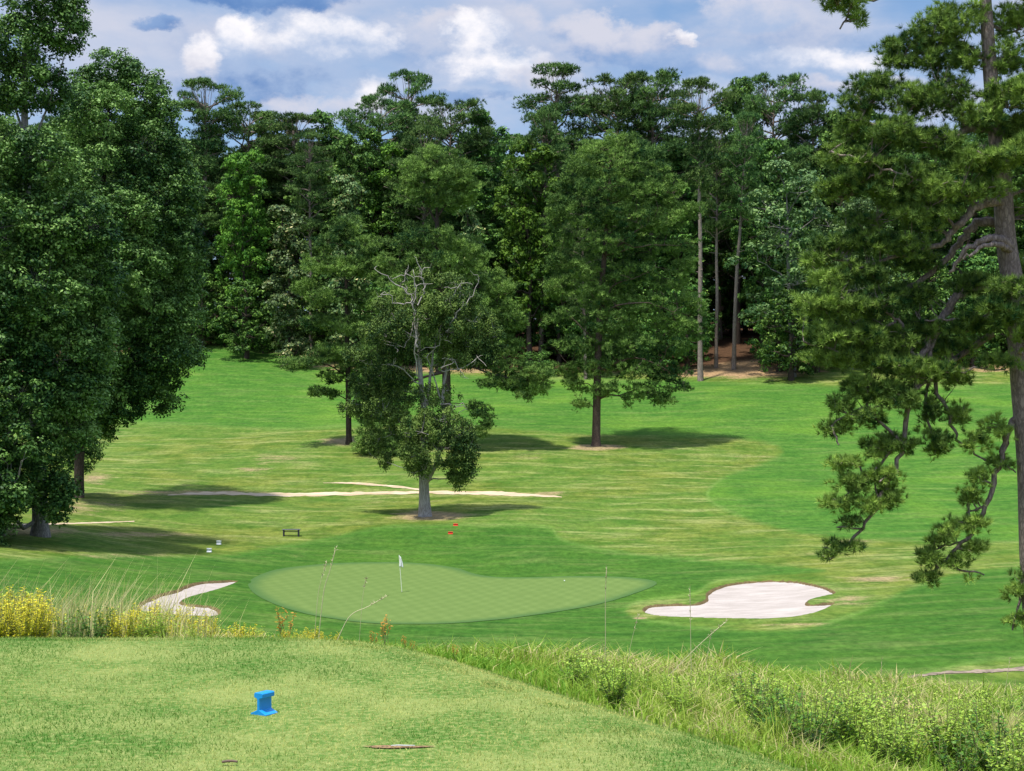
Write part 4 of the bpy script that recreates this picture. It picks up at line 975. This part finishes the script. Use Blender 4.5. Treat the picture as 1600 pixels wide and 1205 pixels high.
for i in range(420):
    y_ = 8.6 + 20 * r_.uniform() ** 1.2; c_ = r_.uniform(690, 1660)
    x_ = (c_ - CX) / F * y_
    e_ = float(sd_poly(EDGE, np.array([x_]), np.array([y_]))[0])
    if e_ < .35: continue
    pn = float(fbm(x_ / 2.2, y_ / 2.2, 77, 2))
    kd = r_.choice(['leafy', 'leafy', 'dark', 'broadw', 'leafy', 'tuft']) if pn > .53 else r_.choice(['tuft', 'straw', 'fern', 'tuft', 'straw', 'leafy'])
    if kd == 'straw' and r_.uniform() < .45: kd = 'fern'
    zz = G(c_, y_)[2]
    lim = np.interp(c_, [690, 800, 900, 1050, 1300, 1600], [1005, 1012, 1005, 1035, 1050, 1068]) + 34 * r_.uniform() ** 1.3
    H_ = min(r_.uniform(.45, .95) * (.7 if e_ < 1.5 else 1), ((HOR - lim) * y_ / F - zz) )
    if kd == 'straw': H_ = min(H_, .5)
    if y_ < 14: H_ = min(H_, r_.uniform(.28, .55))
    if H_ < .2: continue
    put_weed(kd, c_, y_, H_, LB[kd], GR[kd])
for i in range(150):
    c_ = r_.uniform(-20, 530); y_ = r_.uniform(11.75, 14.5)
    lim = np.interp(c_, [0, 40, 90, 130, 180, 260, 330, 400, 450, 530], [915, 912, 958, 942, 935, 938, 958, 968, 970, 982]) + r_.uniform(0, 38)
    H_ = (HOR - lim) * y_ / F - G(c_, y_)[2]
    if H_ < .12: continue
    kd = 'dark' if (100 < c_ < 160 and y_ < 13.6) else r_.choice(['yellow', 'yellow', 'yellow', 'yellow', 'leafy', 'fern'])
    put_weed(kd, c_, y_, H_, {'yellow': LB['yellow'], 'leafy': 'light green weed among the yellow weeds behind the tee', 'fern': 'narrow leaved green weed among the yellow weeds behind the tee', 'dark': 'dark green bush among the yellow weeds behind the tee'}[kd], {'yellow': GR['yellow'], 'leafy': 'green weeds behind the tee', 'fern': 'narrow leaved weeds behind the tee', 'dark': 'dark weeds behind the tee'}[kd], w=.9)
put_weed('yellow', 14, 12.4, .52, 'tallest bushy yellow weed, at the left edge behind the tee', None, 1.0)
for c_, y_, tp, lb in [(448, 12.0, 948, 'orange and yellow shoot left of the tall stalks, tallest of the orange ones'), (600, 11.6, 962, 'reddish orange shoot just behind the middle of the tee edge'), (585, 11.8, 985, 'small orange shoot beside the reddish one'),
                    (632, 11.4, 992, 'yellow green shoot right of the reddish one at the tee edge'), (645, 11.2, 1000, 'small yellowish shoot where the tee edge bends down'), (712, 10.9, 1006, 'small orange tipped shoot before the leafy bank')]:
    put_weed('orange', c_, y_, (HOR - tp) * y_ / F - G(c_, y_)[2], lb, None, 1.2)
for c_, y_, tp in [(760, 13, 1010), (800, 15, 1012), (850, 15, 1010), (900, 14, 1002), (930, 16, 1005), (1250, 22, 1045), (1180, 22, 1040), (1420, 22, 1052), (1600, 20, 1060)]:
    put_weed('leafy', c_, y_, (HOR - tp) * y_ / F - G(c_, y_)[2], LB['leafy'], GR['leafy'], .8)
# tall single stalks
def stalk(p, label, wd=.006):
    wd *= .6
    y0 = p[0][2]; base = np.array(G(p[0][0], y0)); pts = [base] + [P3(c, rw, yy2) for c, rw, yy2 in p[1:]]
    q = catmull(pts, 6, closed=False)
    b = Buf(); b.add(*tube(q, np.interp(np.linspace(0, 1, len(q)), [0, .75, .9, 1], [wd, wd * .7, wd * 1.1, wd * .3]), 5))
    r = np.random.default_rng(int(p[0][0])); m_ = len(q)
    for k in range(26):
        i = r.integers(int(m_ * .72), m_); d = unit(r.normal(size=3) + np.array([0, 0, 1.5])) * .03
        s = unit(np.cross(d, r.normal(size=3))) * .003
        b.add(np.array([q[i] - s, q[i] + s, q[i] + d]), np.array([[0, 1, 2]]))
    o = b.build('grass_stalk', STALK, None, loc=base)
    tag(o, label, 'grass stalk', 'tall dry stalks')
stalk([(496,985,12.0),(505,930,12.0),(516,890,12.0),(525,856,12.0)], 'tallest upright dry stalk crossing the left part of the green')
stalk([(490,985,12.1),(497,930,12.1),(510,880,12.1)], 'thinner upright dry stalk just left of the tallest one', .004)
stalk([(520,985,11.8),(545,965,11.8),(575,948,11.8),(604,932,11.8)], 'dry stalk leaning right across the front of the green')
stalk([(945,1060,14),(946,1000,14),(946,930,14),(948,885,14)], 'upright dry stalk in front of the right tip of the green', .006)
stalk([(1080,1090,14),(1080,1040,14),(1079,980,14),(1078,915,14)], 'upright dry stalk in front of the left tip of the bunker', .006)
stalk([(1000,1105,13),(1040,1060,13),(1090,1010,13),(1136,970,13)], 'long dry stalk leaning right below the bunker', .007)
stalk([(975,1060,14.5),(985,1010,14.5),(997,962,14.5)], 'short slanting dry stalk left of the bunker tip', .004)
stalk([(1098,1060,15),(1106,1020,15),(1112,985,15)], 'short upright dry stalk under the long leaning one', .004)
stalk([(1000,1100,13),(1050,1075,13),(1120,1060,13),(1160,1052,13)], 'dry stalk lying low over the leafy bank', .005)
stalk([(560,985,12),(566,940,12),(572,905,12)], 'faint short dry stalk against the left part of the green', .003)
stalk([(1370,1150,20),(1374,1090,20),(1378,1030,20)], 'thin dry stalk on the bank under the near pine', .005)
stalk([(1560,1130,20),(1570,1080,20),(1578,1030,20)], 'thin dry stalk by the dirt track at the right edge', .005)

# ------------------------------------------------------------------ small things
def prism(prof, length, bevel=0.0):
    """profile (x,z) extruded along y, centred"""
    prof = np.asarray(prof, float); n_ = len(prof)
    a = np.column_stack([prof[:, 0], np.full(n_, -length / 2), prof[:, 1]]); b = a.copy(); b[:, 1] = length / 2
    V = np.concatenate([a, b]); sides = np.array([[i, (i + 1) % n_, n_ + (i + 1) % n_, n_ + i] for i in range(n_)])
    return V, sides, list(range(n_))

def solid(name, V, faces, mat, parent=None, bevel=0.0, seg=2):
    me = bpy.data.meshes.new(name); me.from_pydata([tuple(v) for v in V], [], [tuple(int(i) for i in f) for f in faces]); me.update()
    import bmesh
    bm = bmesh.new(); bm.from_mesh(me); bmesh.ops.recalc_face_normals(bm, faces=bm.faces)
    if bevel: bmesh.ops.bevel(bm, geom=[e for e in bm.edges if e.calc_face_angle(0) > .6], offset=bevel, segments=seg, affect='EDGES', profile=.5)
    bm.to_mesh(me); bm.free()
    o = bpy.data.objects.new(name, me); C.objects.link(o); me.materials.append(mat)
    if parent: o.parent = parent
    return o
def rail_faces(n_, sides): return [list(f) for f in sides] + [list(range(n_))[::-1], list(range(n_, 2 * n_))]
RAIL = [(-.062,0),(.062,0),(.062,.010),(.030,.024),(.010,.034),(.009,.100),(.014,.106),(.034,.110),(.034,.134),(.028,.140),(-.028,.140),(-.034,.134),(-.034,.110),(-.014,.106),(-.009,.100),(-.010,.034),(-.030,.024),(-.062,.010)]
def rail_marker(loc, rz, mat, label, scale=1.0, length=.10, group=None):
    V, sd_, _ = prism(RAIL, length)
    o = solid('tee_marker', V, rail_faces(len(RAIL), sd_), mat, None, .0025)
    o.location = loc; o.rotation_euler = (0, 0, rz); o.scale = (scale,) * 3
    return tag(o, label, 'tee marker', group)
BLUE = plain_mat('blue_paint', (0.005, 0.27, 0.68), .45, .06, 20)
RED = plain_mat('red_paint', (0.75, 0.05, 0.02), .5, .05)
WHITE = plain_mat('white_paint', (0.85, 0.85, 0.83), .5, .03)
yb = 2400 * 1.6 / (1117 - 650)
rail_marker(((413 - 800) / F * yb, yb, -1.597), R(-32), BLUE, 'blue painted rail section tee marker on the near tee turf', .86, .115)
for c_, y_, lb in [(712, 112.0, 'red tee marker, farther of the two near the cedar'), (704, 108.6, 'red tee marker, nearer of the two near the cedar')]:
    x, y2 = inv(c_, 822 if c_ == 712 else 835, 90)
    rail_marker((x, y2, float(z_base(x, y2))), R(75), RED, lb, 1.15, .30, 'red tee markers')
for c_, rw_, lb in [(342, 851, 'white tee marker, farther of the two left of the bench'), (327, 863, 'white tee marker, nearer of the two left of the bench')]:
    x, y2 = inv(c_, rw_, 80)
    rail_marker((x, y2, float(z_base(x, y2))), R(80), WHITE, lb, 1.75, .17, 'white tee markers')

# bench
x, y2 = inv(455, 838, 90); zb = float(z_base(x, y2))
bench = thing('bench', (x, y2, zb), 'small dark backless bench on the grass left of the cedar', 'bench', rz=R(4))
WOOD = plain_mat('dark_bench_wood', (0.030, 0.032, 0.045), .6, .2); WOODT = plain_mat('bench_seat_wood', (0.11, 0.11, 0.13), .5, .2)
def boxv(x0, x1, y0, y1, z0, z1):
    V = [(x0,y0,z0),(x1,y0,z0),(x1,y1,z0),(x0,y1,z0),(x0,y0,z1),(x1,y0,z1),(x1,y1,z1),(x0,y1,z1)]
    return V, [(0,3,2,1),(4,5,6,7),(0,1,5,4),(1,2,6,5),(2,3,7,6),(3,0,4,7)]
V = []; Fb = []
for i in range(3):
    v, f = boxv(-.62, .62, -.2 + i * .14, -.07 + i * .14, .42, .47); Fb += [tuple(a + len(V) for a in q) for q in f]; V += v
solid('seat', V, Fb, WOODT, bench, .006, 1)
for sx in (-1, 1):
    V = []; Fb = []
    for v, f in (boxv(sx * .5 - .05, sx * .5 + .05, -.18, -.08, -.03, .36), boxv(sx * .5 - .05, sx * .5 + .05, .08, .18, -.03, .36), boxv(sx * .5 - .048, sx * .5 + .048, -.19, .21, .362, .418)):
        Fb += [tuple(a + len(V) for a in q) for q in f]; V += v
    solid('leg', V, Fb, WOOD, bench, .004, 1)
v, f = boxv(-.448, .448, .0, .04, .30, .36)
solid('stretcher', v, f, WOOD, bench, .004, 1)

# flag
x, y2 = inv(628, 926, 70); zb = float(z_base(x, y2)) + .02
flag = thing('golf_flag', (x, y2, zb), 'white flag on a slim pale pole standing in the putting green', 'golf flag')
sc_ = y2 / F
Hf = 58 * sc_
top = np.array([-4.5 * sc_, 0, Hf])
b = Buf(); b.add(*tube(limb_path((0, 0, -.05), top, 0, 6), [.019] * 6, 8)); b.build('pole', plain_mat('flag_pole_paint', (0.80, 0.80, 0.62), .4, .05), flag, smooth=True)
# hanging cloth: folded, drooping from the top
nu, nv = 14, 10; Vc = []
for i in range(nv):
    for j in range(nu):
        t = i / (nv - 1); s = j / (nu - 1)
        wdt = .11 + .17 * t ** .8
        Vc.append((top[0] + .02 + s * wdt * (1 - .15 * s) - .02 * t + .00, .05 * math.sin(s * 11 + t * 2) * (.4 + t), top[2] - .02 - .62 * t * (1 - .12 * s) - s * .13))
idx = np.arange(nu * nv).reshape(nv, nu)
Fc = np.stack([idx[:-1, :-1], idx[:-1, 1:], idx[1:, 1:], idx[1:, :-1]], -1).reshape(-1, 4)
fo = make_mesh('flag_cloth', np.array(Vc), Fc, WHITE, flag, smooth=True)
sm_ = fo.modifiers.new('s', 'SOLIDIFY'); sm_.thickness = .004
# cup
th = np.linspace(0, 2 * np.pi, 16, endpoint=False)
cup = np.concatenate([np.column_stack([.06 * np.cos(th), .06 * np.sin(th), 0 * th + .008]), [[0, 0, .008]]])
make_mesh('cup', cup, np.array([[i, (i + 1) % 16, 16] for i in range(16)]), plain_mat('cup_dark', (.02, .02, .02), .8), flag)

# ball on the green
def ball(loc, rad, name, mat, label, cat):
    import bmesh
    me = bpy.data.meshes.new(name); bm = bmesh.new(); bmesh.ops.create_icosphere(bm, subdivisions=3, radius=rad); bm.to_mesh(me); bm.free()
    for p_ in me.polygons: p_.use_smooth = True
    o = bpy.data.objects.new(name, me); C.objects.link(o); me.materials.append(mat); o.location = loc
    return tag(o, label, cat)
x, y2 = inv(882, 909, 70)
ball((x, y2, float(z_base(x, y2)) + .02 + .035), .035, 'golf_ball', WHITE, 'white golf ball on the right part of the putting green', 'golf ball')

# wooden twig and divot on the tee
yb = 2400 * 1.6 / (1199 - 650); x = (359 - 800) / F * yb
b = Buf(); q = np.array([(-.036, 0, .018), (-.012, .004, .021), (.012, .002, .022), (.035, -.002, .020)])
b.add(*tube(q, [.006, .0065, .006, .005], 7)); o = b.build('stick', plain_mat('stick_wood', (.16, .10, .07), .8), None, smooth=True)
o.location = (x, yb, -1.594); tag(o, 'short brown stick lying on the turf at the bottom of the picture', 'stick')
yb = 7.38; x = -.545
pd = np.array([(x + .16 * math.cos(t) * (1 + .15 * math.sin(5 * t)), yb + .028 * math.sin(t) * (1 + .3 * math.sin(3 * t + 1))) for t in np.linspace(0, 2 * math.pi, 40, endpoint=False)])
sheet('bare_soil', pd, .012, plain_mat('bare_soil', (.34, .20, .09), .95, .38, 60), .03, z_base)
b = Buf(); q = np.array([(-.055, 0, 0), (-.02, .001, .001), (.02, 0, 0), (.06, .001, .0)])
b.add(*tube(q, [.002, .003, .003, .002], 7)); o = b.build('wooden_tee', plain_mat('pale_wood', (.62, .60, .60), .6), None, smooth=True)
o.location = (x + .02, yb - .026, -1.578); tag(o, 'thin pale wooden stick lying along the bare soil patch on the tee', 'stick')

# ------------------------------------------------------------------ sky and sun
SUN_EL = 72; SUN_AZ_VEC = np.array([-0.66, -0.75])
SUN_AZ_VEC = SUN_AZ_VEC / np.linalg.norm(SUN_AZ_VEC)
sd3 = Vector((SUN_AZ_VEC[0] * math.cos(R(SUN_EL)), SUN_AZ_VEC[1] * math.cos(R(SUN_EL)), math.sin(R(SUN_EL))))
L_ = bpy.data.lights.new('sun', 'SUN'); L_.energy = 4.2; L_.angle = R(3.0); L_.color = (1, .965, .90)
so = bpy.data.objects.new('sun', L_); C.objects.link(so); so.rotation_euler = (-sd3).to_track_quat('-Z', 'Y').to_euler(); so.location = (0, 0, 60)

w = bpy.data.worlds.new('World'); sc.world = w; w.use_nodes = True
nt = w.node_tree; nt.nodes.clear(); n = N(nt)
tcn = nt.nodes.new('ShaderNodeTexCoord').outputs['Generated']
sky = nt.nodes.new('ShaderNodeTexSky'); sky.sky_type = 'NISHITA'; sky.sun_disc = False
sky.sun_elevation = R(SUN_EL); sky.sun_rotation = math.atan2(sd3.x, sd3.y)
sky.air_density = 1.0; sky.dust_density = .6; sky.ozone_density = 1.5
skyc = n.mix(1.0, sky.outputs[0], (0.085, 0.095, 0.105), 'MULTIPLY')
def blob(c_, r_, a_, b_, st, soft=1.0):
    """soft oval mass of cloud around one direction of the sky (x/y, z/y)"""
    cx_, cz_ = (c_ - CX) / F, (HOR - r_) / F
    q1 = n.math('DIVIDE', n.math('SUBTRACT', SX, cx_), a_ / F); q2 = n.math('DIVIDE', n.math('SUBTRACT', SZ, cz_), b_ / F)
    d2 = n.math('ADD', n.math('MULTIPLY', q1, q1), n.math('MULTIPLY', q2, q2))
    return n.math('MULTIPLY', n.math('MULTIPLY', n.math('EXPONENT', n.math('MULTIPLY', d2, -1.0)), st), FRONT)
sep = nt.nodes.new('ShaderNodeSeparateXYZ'); nt.links.new(tcn, sep.inputs[0])
ysafe = n.math('MAXIMUM', sep.outputs[1], 0.02)
SX = n.math('DIVIDE', sep.outputs[0], ysafe); SZ = n.math('DIVIDE', sep.outputs[2], ysafe)
FRONT = n.ramp(sep.outputs[1], 0.3, 0.7)
sv = n.mapping(tcn, (1.0, 1.0, 1.5), loc=(2.31, 0.7, 0.35))
wa = n.noise(sv, 15, 8, .62, out=1); wb_ = n.noise(sv, 26, 8, .66)
sw = nt.nodes.new('ShaderNodeSeparateColor'); nt.links.new(wa, sw.inputs[0])
WX = n.math('MULTIPLY_ADD', sw.outputs[0], 0.070, -0.035); WZ = n.math('MULTIPLY_ADD', sw.outputs[1], 0.040, -0.020)
PX = n.math('ADD', SX, WX); PZ = n.math('ADD', SZ, WZ)
WHITE_, LILAC, MID, BLUEG, DARK_ = (0.73, 0.71, 0.73), (0.48, 0.49, 0.57), (0.29, 0.375, 0.54), (0.165, 0.27, 0.475), (0.095, 0.19, 0.40)
def cloud(under, c_, r_, a_, b_, top, low, soft=.35, op=1.0, rough=2.4):
    q1 = n.math('DIVIDE', n.math('SUBTRACT', PX, (c_ - CX) / F), a_ / F); q2 = n.math('DIVIDE', n.math('SUBTRACT', PZ, (HOR - r_) / F), b_ / F)
    d = n.math('SUBTRACT', 1.0, n.math('ADD', n.math('MULTIPLY', q1, q1), n.math('MULTIPLY', q2, q2)))
    d = n.math('ADD', d, n.math('MULTIPLY_ADD', wb_, rough, -rough / 2))
    mk = n.math('MULTIPLY', n.math('MULTIPLY', n.ramp(d, 0, soft * 1.7), op), FRONT)
    sh = n.ramp(n.math('ADD', n.math('MULTIPLY', q2, .8), n.math('MULTIPLY_ADD', sw.outputs[2], 4.2, -2.1)), -.8, .6)
    return n.mix(mk, under, n.mix(sh, low, top))
f_ = n.ramp(n.noise(n.mapping(tcn, (1, 1, 2.6)), 7.0, 6, .55), .34, .62)
fin = n.mix(n.math('MULTIPLY', f_, .85), skyc, n.mix(n.ramp(n.noise(n.mapping(tcn, (1, 1, 2.6), loc=(3, 1, 0)), 11.0, 6, .5), .35, .65), MID, LILAC))
for a in [(205,95,190,120,LILAC,LILAC,1.2,.9,.5), (560,178,260,40,LILAC,MID,.8,.8,.6), (1150,150,330,40,LILAC,MID,.8,.7,.6),
   (410,135,170,34,MID,DARK_,.6), (500,165,170,20,LILAC,MID,.7),
          (330,70,150,60,LILAC,BLUEG,.9,.8), (960,75,190,50,LILAC,BLUEG,.9,.8), (1250,50,190,40,LILAC,BLUEG,.9,.8), (700,60,170,60,LILAC,BLUEG,.9,.8), (310,92,36,46,WHITE_,LILAC,.5), (372,62,50,46,WHITE_,MID,.5), (540,80,90,30,WHITE_,MID,.7), (690,30,60,30,LILAC,MID,.6), (900,40,70,26,LILAC,BLUEG,.7), (490,62,140,44,WHITE_,MID,.6), (440,120,165,24,MID,DARK_,.6,.95),
          (585,152,48,30,WHITE_,LILAC,.8), (735,52,56,46,WHITE_,MID,.5), (800,28,60,44,LILAC,MID,.6), (770,100,110,34,WHITE_,BLUEG,.7), (850,118,70,36,LILAC,MID,.6), (700,143,100,16,BLUEG,DARK_,.5,.8),
          (950,60,66,46,LILAC,BLUEG,.4), (1030,78,60,44,LILAC,BLUEG,.4), (1180,22,110,34,LILAC,MID,.4), (1120,98,150,26,MID,BLUEG,.6), (1070,66,30,12,WHITE_,LILAC,.5), (1145,102,66,24,LILAC,MID,.9),
          (1285,98,130,28,WHITE_,MID,.7), (1330,140,110,26,LILAC,BLUEG,.5), (1390,55,100,26,MID,BLUEG,.6,.8), (420,-2,180,22,BLUEG,DARK_,.5), (235,47,44,13,BLUEG,DARK_,.5,.9,.8)]:
    fin = cloud(fin, *a)
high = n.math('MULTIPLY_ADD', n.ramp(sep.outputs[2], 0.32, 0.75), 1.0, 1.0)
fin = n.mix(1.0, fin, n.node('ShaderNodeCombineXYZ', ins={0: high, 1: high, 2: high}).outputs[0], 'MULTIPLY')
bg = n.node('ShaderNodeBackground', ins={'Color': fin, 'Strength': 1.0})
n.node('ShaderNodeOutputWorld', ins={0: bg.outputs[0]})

# ------------------------------------------------------------------ camera
cam = bpy.data.cameras.new('camera'); co = bpy.data.objects.new('camera', cam); C.objects.link(co)
cam.sensor_width = 36; cam.lens = 36 * F / 1600; cam.shift_y = (HOR - 602.5) / 1600
co.location = (0, 0, 0); co.rotation_euler = (math.pi / 2, 0, 0); cam.clip_end = 5000; cam.clip_start = .1
sc.camera = co
sc.view_settings.view_transform = 'Standard'; sc.view_settings.look = 'None'; sc.view_settings.gamma = 1; sc.view_settings.exposure = 0.5
sc.cycles.max_bounces = 6; sc.cycles.diffuse_bounces = 3; sc.cycles.transmission_bounces = 3; sc.cycles.transparent_max_bounces = 4
